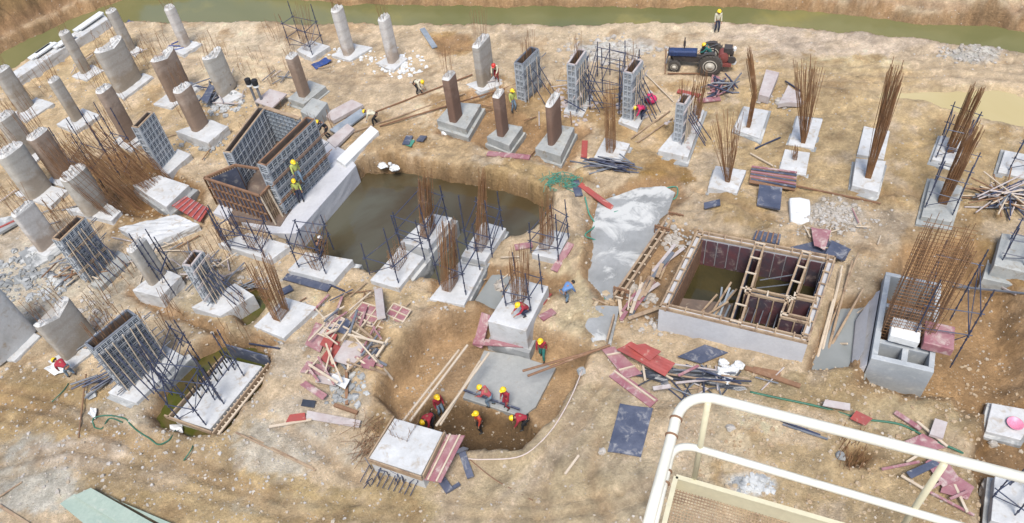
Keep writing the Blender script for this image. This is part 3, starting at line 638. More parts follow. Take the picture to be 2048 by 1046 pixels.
# end wall between them at the far side
Pa = G(530, 216, zb+fw2[5]); Pb = G(600, 238, zb+fw2[5]); hh = fw2[5]
r = thing('wall_formwork', (Pa+Pb)/2-[0, 0, hh], 'short grey formwork wall closing the far end of the cell', 'formwork', 'walls of the big formwork cell')
mb = MB(); mb.beam((Pa+Pb)/2*0+Pa-[0, 0, hh/2], Pb-[0, 0, hh/2], .12, hh); mb.build('side_panel', 'panel', r)
mb = MB(); dirv = (Pb-Pa)/np.linalg.norm(Pb-Pa); nrm = np.array([dirv[1], -dirv[0], 0])
for i in range(9): q = Pa+(Pb-Pa)*i/8+nrm*.09; mb.beam(q, q-[0, 0, hh], .06, .07, up=nrm)
for i in range(8): q = nrm*.09-np.array([0, 0, hh*(i+.5)/8]); mb.beam(Pa+q, Pb+q, .05, .05)
mb.build('rib', 'panel', r); mb = MB(); mb.beam(Pa+[0, 0, .04], Pb+[0, 0, .04], .25, .07); mb.build('top_rail', 'timber', r)
slab_poly([(455, 440), (560, 452), (640, 330), (600, 262), (520, 290)], -.5, zb+.06, 'panelbrown', 'shade_toned_floor', kind='structure', rough=.1)  # dark sheet added over the pale base, its colour standing in for shade inside the cell
# timber crate form at the near end
rt = thing('timber_shutter_box', G(500, 430, zb), 'open brown timber shutter box at the near end of the cell', 'formwork')
zt = zb+HT(G(545, 448, zb), 385)-.0
zt = zb+HT(G(545, 441, zb), 388)
pts = [G(408, 356, zt), G(520, 392, zt), G(563, 345, zt), G(470, 330, zt)]
mb = MB()
for i in range(4): mb.beam(pts[i], pts[(i+1) % 4], .12, .12)
mb.build('top_rail', 'timberbrown', rt)
for i in (0, 1, 3):
    a, b_ = pts[i], pts[(i+1) % 4]; n_ = 13; mb = MB()
    for k in range(n_+1):
        p = a+(b_-a)*k/n_; mb.beam(p, [p[0], p[1], zb], .07, .09)
    for f in (.35, .7): mb.beam(a*1-[0, 0, (zt-zb)*f], b_-[0, 0, (zt-zb)*f], .07, .07)
    mb.build('stud_wall', 'timberbrown' if i != 1 else 'timber', rt)
mb = MB(); c4 = sum(pts)/4
for i in (0, 1, 3): 
    a = pts[i]+(c4-pts[i])*.05; b_ = pts[(i+1) % 4]+(c4-pts[(i+1) % 4])*.05; mb.beam(a-[0, 0, (zt-zb)/2+.05], b_-[0, 0, (zt-zb)/2+.05], .03, (zt-zb)*.9)
mb.build('form_lining', 'plydark', rt)  # lining coloured dark to paint the shade in the gaps between the studs
a = G(560, 352, zt); mb = MB()
for k in range(4): mb.beam(pts[1]+(pts[2]-pts[1])*k/3+[0, 0, .0], pts[1]+(pts[2]-pts[1])*k/3-[-.3, .3, (zt-zb)], .07, .07)
mb.build('brace', 'timberpale', rt)
# footpath slabs leading up to the cell from the right
slab_poly([(672, 318), (690, 330), (757, 262), (742, 250)], .0, .55, 'white', 'concrete_kerb', 'long pale concrete strip running from the pond corner towards the bending worker', 'kerb')
sheet([(648, 235), (668, 248), (728, 215), (705, 205)], 'plypale', 'grey stacked formwork panel lying beyond the cell wall', name='formwork_panel', cat='panel', t=.25, z=.1)
sheet([(660, 262), (678, 272), (735, 228), (722, 220)], 'panel', 'narrow grey panel leaning beside the stacked panel behind the cell', name='formwork_panel', cat='panel', t=.12, z=.15)
sheet([(655, 285), (672, 300), (710, 262), (696, 252)], 'plypale', 'short pale plank bundle between the cell wall and the concrete strip', name='plank_bundle', cat='planks', t=.2, z=.15)

# --- formwork pit (open divided box)
zr = quad_base([(1318, 622), (1612, 690), (1670, 512), (1395, 462)], 42, 0.0, 1)
out = [G(1318, 615, zr), G(1616, 686, zr), G(1672, 514, zr), G(1395, 461, zr)]
pit = thing('foundation_pit_walls', np.mean(out, 0)-[0, 0, zr], 'large pale concrete box with timber rimmed inner chambers half full of dark water', 'foundation')
def wall_seg(parent, a, b_, t, z0, z1, mat, name, **k):
    mb = MB(); a = np.array(a); b_ = np.array(b_); d = (b_-a)[:2]; d /= np.linalg.norm(d); nn = np.array([-d[1], d[0]])*t/2
    mb.prism([a[:2]-nn, b_[:2]-nn, b_[:2]+nn, a[:2]+nn], z0, z1); return mb.build(name, mat, parent, **k)
ins = []
cc = np.mean(out, 0)
for i in range(4):
    a, b_ = out[i], out[(i+1) % 4]; d = (b_-a)/np.linalg.norm(b_-a)
    inn = np.array([-d[1], d[0], 0]); inn = inn if np.dot(inn[:2], (cc-a)[:2]) > 0 else -inn
    off = inn*.16; ex = d*(.0 if i % 2 else .32)
    wall_seg(pit, a+off+(d*.325 if i % 2 else 0), b_+off-(d*.325 if i % 2 else 0), .32, -2.2, zr-.12, 'wall', 'outer_wall', bevel=.02)
    mb = MB()
    for o_, zz in ((.03, .0), (.30, -.03)): mb.beam(a+inn*o_+[0, 0, -.03+zz], b_+inn*o_+[0, 0, -.03+zz], .08, .16)
    for k in range(int(np.linalg.norm(b_-a)/.8)):
        p = a+d*(.4+.8*k); mb.beam(p+inn*-.02+[0, 0, .05], p+inn*.38+[0, 0, .05], .06, .06)
    mb.build('rim_timber', 'timber' if i != 3 else 'timber', pit)
    if i != 0:
        mb = MB(); n_ = int(np.linalg.norm(b_-a)/.55)
        for k in range(n_):
            p = a+d*((k+.5)*.55)+inn*.40; mb.beam([p[0], p[1], -2.1], [p[0], p[1], zr-.2], .50, .03, up=inn)
        mb.build('lining_boards', 'pitboard' if i == 2 else ('timberbrown' if i == 3 else 'plydark'), pit)
def lerp2(f, g_): # f along front edge, g_ towards the back
    return (out[0]*(1-f)+out[1]*f)*(1-g_)+(out[3]*(1-f)+out[2]*f)*g_
def divider(f1, g1, f2, g2, deep=True, gap=.42):
    a, b_ = lerp2(f1, g1), lerp2(f2, g2); d = (b_-a)/np.linalg.norm(b_-a); s_ = np.array([-d[1], d[0], 0])*gap/2
    for sg in (-1, 1):
        mb = MB(); mb.beam(a+s_*sg, b_+s_*sg, .09, .14)
        n_ = int(np.linalg.norm(b_-a)/.5)
        for k in range(n_+1): p = a+(b_-a)*k/max(n_, 1)+s_*sg*1.15; mb.beam([p[0], p[1], zr-.1], [p[0], p[1], -1.9], .06, .08)
        mb.build('divider_timber', 'timber', pit)
        mb = MB(); q = s_*sg*.8; mb.beam(a+q-[0, 0, (zr+1.8)/2+.1], b_+q-[0, 0, (zr+1.8)/2+.1], .03, zr+1.7); mb.build('divider_board', 'plydark' if sg > 0 else 'pitboard', pit)
    mb = MB(); n_ = int(np.linalg.norm(b_-a)/.9)
    for k in range(n_+1): p = a+(b_-a)*k/max(n_, 1)+[0, 0, .1]; mb.beam(p-s_*1.2, p+s_*1.2, .07, .06)
    mb.build('divider_tie', 'timberpale', pit)
divider(.52, .03, .47, .97); divider(.50, .40, .80, .40, gap=.3); divider(.80, .42, .80, .97, gap=.38); divider(.78, .22, .97, .22, gap=.25); divider(.80, .22, .80, .40, gap=.25); divider(.82, .46, .97, .46, gap=.2)
mb = MB()
for k in range(5): p = lerp2(.56+.05*k, .05); q = lerp2(.55+.05*k, .36); mb.tube(p-[0, 0, .5+.2*(k % 2)], q-[0, 0, .9], .03, 5)
for k in range(3): p = lerp2(.55, .5+.1*k); q = lerp2(.78, .55+.12*k); mb.tube(p-[0, 0, .9], q-[0, 0, .5], .03, 5)
mb.build('tie_bars', 'tubegrey', pit)
wv = MB(); ww = [lerp2(.03, .05), lerp2(.97, .05), lerp2(.97, .95), lerp2(.03, .95)]; wv.add([(p[0], p[1], -.38) for p in ww], [(0, 1, 2, 3)])
o = wv.build('pit_water', 'pitwater'); o['kind'] = 'structure'
if o.data.polygons[0].normal.z < 0: o.data.flip_normals()
o = MB(); q4 = [lerp2(.06, .06), lerp2(.44, .06), lerp2(.42, .52), lerp2(.06, .45)]; o.prism(q4, -.34, -.29); tag(o.build('plywood_sheet', 'panelbrown'), 'large brown board floating in the left chamber of the concrete pit', 'panel')
for k in range(9):
    p = lerp2(random.uniform(.15, .40), random.uniform(.08, .3)); q = lerp2(random.uniform(.2, .44), random.uniform(.35, .75))
    p[2] = -.4; q[2] = random.uniform(-.3, .9); mb = MB(); mb.beam(p, q, .09, .06); tag(mb.build('plank', 'timber' if k % 2 else 'panel'), 'loose timber leaning in a tangle inside the left chamber of the pit', 'plank', 'loose timbers in the left pit chamber')
# --- trough box on the right
zx = quad_base([(1742, 716), (1868, 745), (1884, 566), (1772, 543)], 46, -1.0, 1)
tr = [G(1742, 716, zx), G(1868, 745, zx), G(1884, 566, zx), G(1772, 543, zx)]
box = thing('concrete_trough', np.mean(tr, 0)-[0, 0, zx+1], 'grey open topped concrete box with cross walls and tall rebar at the right', 'foundation')
tc_ = np.mean(tr, 0)
def lerp3(f, g_): return (tr[0]*(1-f)+tr[1]*f)*(1-g_)+(tr[3]*(1-f)+tr[2]*f)*g_
tt = .055
def tq(f0, f1, g0, g1, z0, z1, name, mat='boxwall', **k):
    mb = MB(); mb.prism([lerp3(f0, g0), lerp3(f1, g0), lerp3(f1, g1), lerp3(f0, g1)], z0, z1); return mb.build(name, mat, box, **k)
tq(0, 1, 0, .05, -1.5, zx, 'outer_wall', bevel=.03); tq(0, 1, .96, 1, -1.5, zx, 'outer_wall', bevel=.03)
tq(0, .10, .052, .958, -1.5, zx-.01, 'outer_wall', bevel=.02); tq(.91, 1, .052, .958, -1.5, zx-.01, 'outer_wall', bevel=.02)
tq(.102, .908, .60, .64, -1.5, zx-.06, 'cross_wall', bevel=.02); tq(.102, .908, .20, .245, -1.5, zx-.15, 'cross_wall', bevel=.02); tq(.48, .58, .052, .198, -1.5, zx-.1, 'cross_wall', bevel=.02)
tq(.102, .908, .052, .958, -1.5, -.9, 'floor_slab', 'timberbrown')
mb = MB()                                              # sloping skirt on the left side
A0, B0 = lerp3(-.02, .0), lerp3(-.02, .85)
sk = -BD*.75
mb.add([A0-[0, 0, .5], B0-[0, 0, .5], B0+sk-[0, 0, zx+.9], A0+sk-[0, 0, zx+.9], A0-[0, 0, zx+1.3], B0-[0, 0, zx+1.3]], [(0, 1, 2, 3), (1, 5, 2), (0, 3, 4), (4, 3, 2, 5), (0, 4, 5, 1)])
mb.build('sloping_skirt', 'wall', box)
# wedge shaped loose slab leaning left of it
mb = MB(); a, b_, c_ = G(1702, 742, -.2), G(1712, 640, -.2), G(1740, 600, .6)
mb.add([a, b_, c_, G(1728, 700, .5), a-[0, 0, 1.5], b_-[0, 0, 1.5], c_-[0, 0, 2], G(1728, 700, -1.5)], [(0, 3, 2, 1), (0, 1, 5, 4), (1, 2, 6, 5), (2, 3, 7, 6), (3, 0, 4, 7)])
tag(mb.build('concrete_slab_piece', 'wall'), 'narrow pale concrete wedge leaning at the left foot of the trough', 'slab')
p = lerp3(.45, .30); mb = MB(); mb.box(p+[0, 0, .3], 1.2, 1.1, .45, R(-30)); tag(mb.build('concrete_block', 'white', bevel=.04, rough=.03), 'pale square block resting on the trough cross wall', 'block')
p = lerp3(.98, .31); mb = MB(); mb.box(p+[0, 0, .35], 1.2, 1.3, .5, R(-28)); tag(mb.build('concrete_block', 'plypurple', bevel=.04, rough=.03), 'pink square block on the right edge of the trough', 'block')
# tall rebar wall cage rising from the trough
cg = thing('rebar_wall_cage', lerp3(.5, .4), 'tall see-through brown rebar cage rising out of the grey trough', 'rebar')
mb = MB(); hz = HT([*lerp3(.5, .45)[:2], -.8], 455)
for side in (0, 1):
    for k in range(26):
        f = .12+.76*k/25; g_ = .30+.22*side+.0*k; p = lerp3(f, g_); p[2] = -.9; q = p+[random.gauss(0, .12), random.gauss(0, .12), hz*random.uniform(.92, 1.03)]
        m1 = (p+q)/2+[random.gauss(0, .05), random.gauss(0, .05), 0]; mb.path([p, m1, q], .012, 4)
for k in range(8):
    for f in (.12, .88):
        p = lerp3(f, .32+.025*k); p[2] = -.9; mb.tube(p, p+[random.gauss(0, .1), random.gauss(0, .1), hz*random.uniform(.85, 1)], .013, 4)
mb.build('vertical_bars', 'rustdark', cg)
mb = MB()
for k in range(36):
    z = -.5+(hz*.95)*k/36
    for g_ in (.30, .52):
        p, q = lerp3(.10, g_), lerp3(.90, g_); p[2] = q[2] = z; mb.tube(p, q, .014, 4)
mb.build('horizontal_bars', 'rust', cg)
scaffold([(1805, 720), (1900, 735), (1900, 640), (1830, 620)], -.8, [560, 580, 500, 480], 'dark blue scaffold frame standing around the trough rebar', levels=(.5, .8), group='scaffold frames')
# --- slab area and canal left of the pit
slab_poly([(1180, 470), (1195, 405), (1275, 375), (1330, 372), (1350, 385), (1330, 445), (1235, 590), (1215, 600), (1160, 545)], -1.0, -.06, 'slab', 'concrete_floor', kind='structure', rough=.10)
slab_poly([(1168, 655), (1185, 610), (1240, 612), (1222, 690), (1190, 692)], -.9, .06, 'slab', 'concrete_floor', kind='structure', rough=.05)
slab_poly([(1228, 595), (1310, 460), (1400, 480), (1300, 640)], -1.2, -.62, 'wetslab', 'concrete_floor', kind='structure', rough=.04)
cw = thing('timber_trench_shutter', G(1280, 520, -.6), 'long low timber shutter edging the wet concrete slab', 'formwork')
for (a, b_, nm) in (((1338, 432), (1228, 592), 'side_board'), ((1345, 440), (1243, 590), 'side_board')):
    p, q = G(*a, .25), G(*b_, .25); mb = MB(); mb.beam(p-[0, 0, .35], q-[0, 0, .35], .06, .8); mb.beam(p+[0, 0, .05], q+[0, 0, .05], .12, .09)
    mb.build(nm, 'timber', cw)
for k in range(11):
    p = G(1338, 432, .2)*(1-k/10)+G(1228, 592, .2)*k/10; mb = MB(); mb.beam(p, p+BD*.45, .06, .06); mb.build('spacer', 'timberpale', cw)
for (x, y) in ((1310, 455), (1338, 428), (1228, 578)):
    p = G(x, y, .3); mb = MB()
    for k in range(4): mb.beam(p+BD*.2*k-[0, 0, .7], p+BD*.2*k+[0, 0, .2], .05, .09)
    for z in (-.4, 0, .15): mb.beam(p+[0, 0, z], p+BD*.8+[0, 0, z], .05, .08)
    mb.build('end_board', 'timberbrown', cw)
board((1228, 640), (1214, 690), .08, .5, 'timber', 'short timber board edging the lower pale slab patch', 'plank', z=.2)
# --- slab in the central dig
slab_poly([(925, 795), (968, 700), (1040, 712), (1112, 735), (1072, 812), (1045, 834)], -2.9, -1.33, 'wetslab', 'concrete_floor', kind='structure', rough=.03)
slab_poly([(35, 505), (110, 470), (130, 500), (60, 540)], -.2, .1, 'slab', 'concrete_floor', kind='structure', rough=.08)
# ================================================================== FOOTINGS OF THE CENTRE GROUP
FT = {}
def F_(key, corners, drop, label, **k): FT[key] = footing(corners, drop, label, **k); return FT[key]
F_('q1', [(435, 487), (540, 520), (582, 490), (497, 465)], 12, 'pale footing at the near left corner of the pond, dark tubes lying on it', below=.8)
F_('q2', [(575, 540), (667, 563), (706, 519), (612, 503)], 14, 'wide pale footing half in the pond under the low tube frame', below=1.6)
F_('q3', [(740, 560), (797, 577), (848, 514), (800, 495)], 10, 'white footing with a row of four tall posts, middle of the near pond bank', below=1.6)
F_('q4', [(800, 484), (856, 498), (905, 435), (862, 426)], 12, 'pale footing reaching furthest into the pond, scaffold around it', below=1.6)
F_('q5', [(858, 598), (928, 610), (967, 535), (916, 526)], 9, 'long white footing with starter bars nearest the small grey puddle', below=.8)
F_('q6', [(922, 512), (970, 523), (1012, 456), (966, 443)], 12, 'pale footing with a single tall rebar bundle at the right side of the pond', below=1.6)
F_('q7', [(1063, 507), (1113, 519), (1140, 467), (1102, 459)], 14, 'pale footing between the pond and the square clay mound', below=.8)
F_('q8', [(975, 642), (1052, 662), (1097, 572), (1030, 556)], 38, 'tall white footing where a worker crouches above the dig', z0=-.9, below=1.2)
for key, bp, tp, n_, tt_ in (('q1', (520, 490), (500, 445), 10, (.6, .4)), ('q2', (640, 528), (618, 460), 12, (.7, .5)), ('q3', (797, 528), (790, 488), 12, (.5, .3)), ('q4', (855, 465), (848, 345), 34, (.30, .18)), ('q5', (900, 570), (893, 440), 34, (.4, .3)),
                             ('q6', (962, 492), (965, 335), 20, (.12, .10)), ('q7', (1093, 490), (1092, 400), 18, (.3, .2)), ('q8', (1040, 598), (1036, 500), 24, (.55, .35))):
    rebar_on(FT[key][0], bp, FT[key][1], tp, n=n_, s=(.45, .25), t=tt_, r=.02, ties=5)
Pn = 'scaffold frames round the pond footings'
def SC(posts, z0, tops, label, **k): return scaffold(posts, z0, tops, label, group='scaffold frames', **k)
SC([(740, 550), (797, 566), (850, 520), (805, 500)], FT['q3'][1], [487, 456, 440, 430], 'scaffold with tall posts on the white footing in mid bank', levels=(.55,))
SC([(800, 480), (862, 500), (895, 440), (850, 425)], FT['q4'][1], [424, 410, 372, 360], 'scaffold frame around the footing furthest into the pond', levels=(.4, .85))
SC([(880, 570), (932, 590), (960, 540), (915, 520)], FT['q5'][1], [470, 480, 445, 440], 'scaffold on the long white footing by the grey puddle', levels=(.55,))
SC([(935, 500), (985, 515), (1005, 460), (960, 445)], FT['q6'][1], [390, 402, 385, 395], 'scaffold around the single tall rebar bundle by the pond', levels=(.4, .8))
SC([(1062, 505), (1117, 520), (1137, 475), (1105, 458)], FT['q7'][1], [445, 430, 400, 410], 'leaning scaffold between the pond and the clay mounds', levels=(.5, .9))
SC([(1012, 612), (1062, 622), (1085, 585), (1035, 570)], FT['q8'][1], [540, 545, 508, 505], 'scaffold standing on the tall white footing above the dig', levels=(.45,))
SC([(598, 535), (652, 548), (668, 500), (610, 492)], FT['q2'][1], [470, 470, 430, 440], 'low tube frame over the wide footing half in the pond', levels=(.6, .95))
SC([(455, 492), (530, 515), (545, 480), (480, 468)], FT['q1'][1], [425, 440, 430, 420], 'thin scaffold at the pond footing near the timber box', levels=(.3, .8))
# --- right half, individual footings
F_('c24', [(873, 240), (932, 258), (962, 208), (905, 203)], 13, 'dark wet grey footing, leftmost of the three in the damp hollow', mat='padgrey')
F_('c25', [(973, 273), (1018, 291), (1045, 253), (1008, 246)], 15, 'dark grey footing, middle of the three in the damp hollow', mat='padgrey')
F_('c26', [(1070, 296), (1121, 312), (1149, 254), (1108, 248)], 18, 'grey footing with a brown blade column, right of the three in the damp hollow', mat='padgrey')
F_('p8', [(1188, 314), (1238, 330), (1260, 287), (1209, 275)], 12, 'square white footing beside the heap of dark blue tubes')
F_('f8', [(1316, 300), (1376, 314), (1409, 220), (1387, 215)], 12, 'long pale footing under the slim formed column at centre right')
F_('p9', [(1467, 258), (1519, 276), (1538, 221), (1488, 212)], 5, 'flat white footing with one thin tall rebar spike, left of the back row')
F_('p10', [(1576, 288), (1628, 297), (1646, 238), (1595, 231)], 5, 'flat white footing under the fanned out rebar')
F_('p10b', [(1557, 342), (1612, 350), (1620, 305), (1570, 298)], 6, 'small white footing just in front of the fanned rebar')
F_('p11', [(1714, 308), (1768, 318), (1780, 262), (1728, 252)], 6, 'dirty white footing behind the base of the long leaning rebar', lip=False)
F_('p11b', [(1704, 370), (1757, 384), (1772, 322), (1712, 316)], 14, 'pale footing littered with boards at the base of the long leaning rebar')
F_('p12', [(1864, 318), (1914, 330), (1932, 285), (1882, 270)], 8, 'white footing inside a dark frame near the ochre puddle')
F_('p13', [(1843, 432), (1903, 444), (1926, 372), (1862, 356)], 10, 'weathered grey footing with dark frame, next to the brown hollow at right', mat='padgrey')
F_('p14', [(1996, 344), (2060, 358), (2085, 315), (2010, 300)], 6, 'pale footing cut by the right picture edge below the puddle')
F_('p15', [(1416, 374), (1474, 386), (1493, 340), (1431, 331)], 14, 'white footing with flared rebar left of the striped pallet', lip=True)
F_('p16', [(1988, 530), (2062, 548), (2090, 478), (2004, 466)], 22, 'grey block footing with blue props at the right picture edge', mat='padgrey', z0=-.2)
F_('p22', [(738, 916), (842, 950), (886, 864), (789, 836)], 28, 'white topped footing in a timber form, nearest the camera', z0=-.1, lip=False, below=.3)
F_('p23', [(1971, 862), (2042, 880), (2075, 822), (1984, 806)], 6, 'white square footing carrying a pink basin', z0=-.85)
F_('p24', [(1982, 1040), (2100, 1075), (2120, 970), (1990, 952)], 10, 'pale grey footing at the lower right corner behind the rail', z0=-.5)
rebar_on(FT['p8'][0], (1222, 300), FT['p8'][1], (1218, 165), n=20, s=(.3, .2), t=(.35, .25), ties=4)
rebar_on(FT['f8'][0], (1388, 240), FT['f8'][1], (1402, 148), n=26, s=(.5, .25), t=(.7, .3), ties=3)
rebar_on(FT['p9'][0], (1497, 252), FT['p9'][1], (1499, 88), n=26, s=(.16, .10), t=(.10, .08), r=.022, ties=6, curve=.35)
rebar_on(FT['p10'][0], (1607, 284), FT['p10'][1], (1618, 118), n=34, s=(.12, .10), t=(.5, .5), r=.02, ties=3, jit=.15)
rebar_on(FT['p10b'][0], (1590, 318), FT['p10b'][1], (1592, 290), n=8, s=(.1, .1), t=(.12, .12), ties=2)
rebar_on(FT['p11b'][0], (1737, 352), FT['p11b'][1], (1798, 122), n=40, s=(.2, .14), t=(.42, .22), r=.022, ties=7, jit=.1)
rebar_on(FT['p12'][0], (1900, 300), FT['p12'][1], (1960, 168), n=36, s=(.25, .2), t=(.3, .25), r=.022, ties=6)
rebar_on(FT['p13'][0], (1885, 402), FT['p13'][1], (1955, 245), n=36, s=(.25, .2), t=(.3, .25), r=.022, ties=6)
rebar_on(FT['p15'][0], (1456, 362), FT['p15'][1], (1452, 232), n=26, s=(.10, .10), t=(.75, .6), r=.018, ties=3, jit=.18)
rebar_on(FT['p22'][0], (808, 858), FT['p22'][1], (806, 838), n=12, s=(.5, .4), t=(.6, .5), ties=1, r=.014, h=.6, name='starter_bars', mat='rustdark')
SC([(1872, 315), (1912, 325), (1935, 285), (1885, 270)], FT['p12'][1], [228, 240, 222, 205], 'narrow dark frame around the rebar beside the ochre puddle', levels=(.4, .9))
SC([(1850, 415), (1905, 430), (1928, 375), (1870, 360)], FT['p13'][1], [322, 335, 305, 290], 'dark frame on the weathered grey footing at right', levels=(.45, .9))
SC([(2018, 340), (2060, 350), (2080, 310), (2035, 305)], FT['p14'][1], [262, 270, 250, 240], 'dark frame cut by the right picture edge', levels=(.4, .9))
SC([(2005, 520), (2048, 530), (2060, 490), (2020, 480)], FT['p16'][1], [455, 462, 440, 435], 'blue props on the grey block at the right edge', levels=(.3, .9))
SC([(1985, 995), (2030, 1030), (2060, 990), (2020, 970)], FT['p24'][1], [960, 950, 930, 925], 'dark props on the footing in the lower right corner', levels=(.4,))
# timber form of the nearest footing + bent bars underneath
fm = thing('footing_form', G(812, 905, 0), 'thin timber edge form round the nearest white footing', 'formwork')
zt = FT['p22'][1]
for a, b_ in (((736, 917), (788, 833)), ((736, 919), (843, 955)), ((846, 952), (889, 865))):
    p, q = G(*a, zt), G(*b_, zt); mb = MB(); mb.beam(p-[0, 0, .1], q-[0, 0, .1], .06, .32); mb.build('edge_board', 'timber', fm)
mb = MB()
for k in range(16):
    p = G(733+random.uniform(0, 105), 950+random.uniform(-18, 12)+(k*1.4), .05); a = random.uniform(0, 6.28)
    mb.path([p, p+[0, 0, .35], p+[.35*math.cos(a), .35*math.sin(a), .5]], .022, 5)
for k in range(10):
    p = G(735+k*11, 940+k*3, .15); mb.tube(p-AD*.6, p+AD*.2+[0, 0, .1], .022, 5)
mb.build('protruding_bars', 'tube', fm)
tag(fm, fm['label'], 'formwork')
mb = MB()
for k in range(60):
    p = GT(735+random.gauss(0, 14), 885+random.gauss(0, 26)); a = random.uniform(0, 6.28); mb.path([p, p+[.2, .1, random.uniform(.1, .5)], p+[.7*math.cos(a), .7*math.sin(a), random.uniform(0, .3)]], .012, 4)
tag(mb.build('wire_tangle', 'rustdark'), 'brown tangle of wire left of the nearest white footing', 'wire')
# --- small square column groups / columns in the right half
for a in [
 ((912, 236), 152, .62, .36, 'c24', 'slim brown column on the leftmost dark grey footing', 'colrust', 7, 12, 2.6),
 ((1006, 265), 188, .55, .32, 'c25', 'narrow brown column on the middle dark grey footing', 'colrust', 7, 8, 1.2),
 ((1110, 276), 200, .95, .32, 'c26', 'dark brown blade column with white top on the right grey footing', 'colrust', 4, 6, .5),
]:
    column(a[0], a[1], a[2], a[3], FT[a[4]][1], a[5], a[6], a[7], a[8], a[9])
F_('c23', [(932, 168), (962, 184), (1015, 164), (985, 150)], 4, 'flat white patch under the grey column with the red helmet worker', mat='pad')
column((972, 160), 82, 1.1, .38, FT['c23'][1], 'tall grey brown blade column beside the worker with the red helmet', 'colgrey', 7, 14, 2.6)
F_('c20', [(662, 110), (700, 121), (745, 94), (705, 86)], 4, 'white footing below the left one of the two pale columns by the river', lip=False)
F_('c21', [(752, 126), (786, 142), (815, 116), (785, 106)], 4, 'white footing below the right one of the two pale columns by the river', lip=False)
column((698, 105), 18, .62, .42, FT['c20'][1], 'pale two tone column near the river, left of a similar one', 'colwhite', 2.6, 12, 1.8)
column((787, 120), 36, .62, .42, FT['c21'][1], 'pale column near the river with its foot in white rubble', 'colwhite', 2.6, 12, 1.8)
F_('s1', [(592, 100), (622, 116), (660, 92), (620, 80)], 10, 'rounded white footing with scaffold on it beside the river', lip=False, mat='pad')
SC([(580, 92), (625, 110), (646, 88), (600, 78)], FT['s1'][1], [42, 40, 8, 2], 'scaffold tower on the rounded footing by the river', levels=(.35, .9))
rebar_on(FT['s1'][0], (618, 95), FT['s1'][1], (596, 5), n=14, s=(.4, .3), t=(.6, .4), r=.014, ties=2)
F_('c22', [(575, 197), (607, 208), (652, 172), (618, 160)], 12, 'grey footing under the brown column behind the formwork cell', mat='padgrey')
column((609, 188), 112, .50, .40, FT['c22'][1], 'brown column with pale head behind the formwork cell', 'colbrown', 5, 10, 1.2)
F_('c22b', [(600, 222), (628, 238), (655, 205), (625, 195)], 25, 'grey concrete block just behind the far end of the formwork cell', mat='padgrey', lip=False)
# ================================================================== FORM BOXES
F_('f6', [(1127, 222), (1165, 233), (1187, 192), (1150, 183)], 5, 'small white footing under the middle formed column of the back row', lip=False)
F_('f7', [(1236, 242), (1275, 257), (1292, 226), (1255, 215)], 8, 'white footing where the worker in pink bends down', lip=False)
form_box((1052, 207), (1051, 130), (1076, 99), .55, 0, 'grey formed column, leftmost of the three tall ones in the back row', rebar=16, rl=1.8, walers=3, cell=.25, wmat='tubegrey', braces=3, group='formed columns of the back row')
form_box((1154, 222), (1154, 131), (1171, 102), .5, FT['f6'][1], 'grey formed column in the middle of the three tall ones, rubble and props around', rebar=12, rl=1.6, walers=5, cell=.25, wmat='plypale', braces=4, group='formed columns of the back row')
form_box((1262, 240), (1270, 148), (1284, 122), .5, FT['f7'][1], 'grey formed column, rightmost of the three tall ones, next to the worker in pink', rebar=12, rl=1.6, walers=5, cell=.25, wmat='plypale', braces=4, group='formed columns of the back row')
form_box((1362, 285), (1368, 210), (1380, 192), .42, FT['f8'][1], 'slim short grey formed column on the long pale footing', rebar=14, rl=1.3, walers=6, cell=.22, wmat='plypale', braces=4, group='formed columns of the back row')
SC([(1180, 222), (1238, 232), (1250, 165), (1195, 155)], 0, [112, 118, 80, 84], 'wide scaffold bay between the two formed columns', levels=(.3, .6, .85))
SC([(1205, 185), (1262, 200), (1275, 165), (1220, 150)], 0, [95, 112, 98, 86], 'second scaffold bay behind the wide one between the formed columns', levels=(.4, .8))
# ================================================================== LEFT COLUMN FIELD
def left(key, corners, drop, flabel, base, top_y, a, b_, clabel, mat='colgrey', power=2.3, rb=9, rl=1.8, padmat='pad', **k):
    F_(key, corners, drop, flabel, mat=padmat, lip=False, rough=.10)
    return column(base, top_y, a, b_, FT[key][1], clabel, mat, power, rb, rl, **k)
left('l1', [(22, 228), (50, 243), (108, 206), (72, 194)], 4, 'white footing of the leftmost column in the second row from the channel', (52, 215), 140, .75, .42, 'grey column against the left picture edge near the channel wall')
left('l2', [(112, 248), (150, 262), (200, 229), (165, 216)], 5, 'white footing of the slim column in front of the channel wall', (155, 237), 160, .5, .32, 'slim grey column with white head in front of the channel wall')
left('l3', [(142, 152), (172, 160), (208, 140), (184, 128)], 3, 'thin white footing by the smallest column near the channel', (172, 142), 66, .5, .34, 'small slender grey column touching the channel wall')
left('l4', [(250, 104), (270, 113), (286, 98), (268, 90)], 2, 'ring of debris like footing under the upper left slender column', (261, 98), 22, .5, .40, 'slender grey column at the top left whose head overlaps the green channel')
left('l5', [(230, 186), (246, 198), (306, 152), (286, 146)], 4, 'white footing under the widest curved column', (258, 168), 92, 1.45, .55, 'wide curved grey brown blade column with wavy bands', power=2.0, topcut=.3)
left('l6', [(342, 98), (366, 110), (404, 86), (380, 80)], 4, 'blue sheeted footing of the column at the river bend', (372, 90), 16, .5, .38, 'pale slender column at the river bend', mat='colwhite')
left('l7', [(306, 208), (342, 216), (404, 172), (372, 160)], 4, 'white footing under the brown blade column left of the black pipes', (362, 188), 112, 1.25, .45, 'brown blade column with a ragged white top', mat='colbrown', power=2.2, topcut=.3)
left('l8', [(350, 262), (416, 286), (456, 252), (418, 238)], 14, 'thick pale footing with rubble in front, left of the formwork cell', (400, 252), 176, .78, .50, 'round brown column with a white crescent head', mat='colbrown', power=2.0)
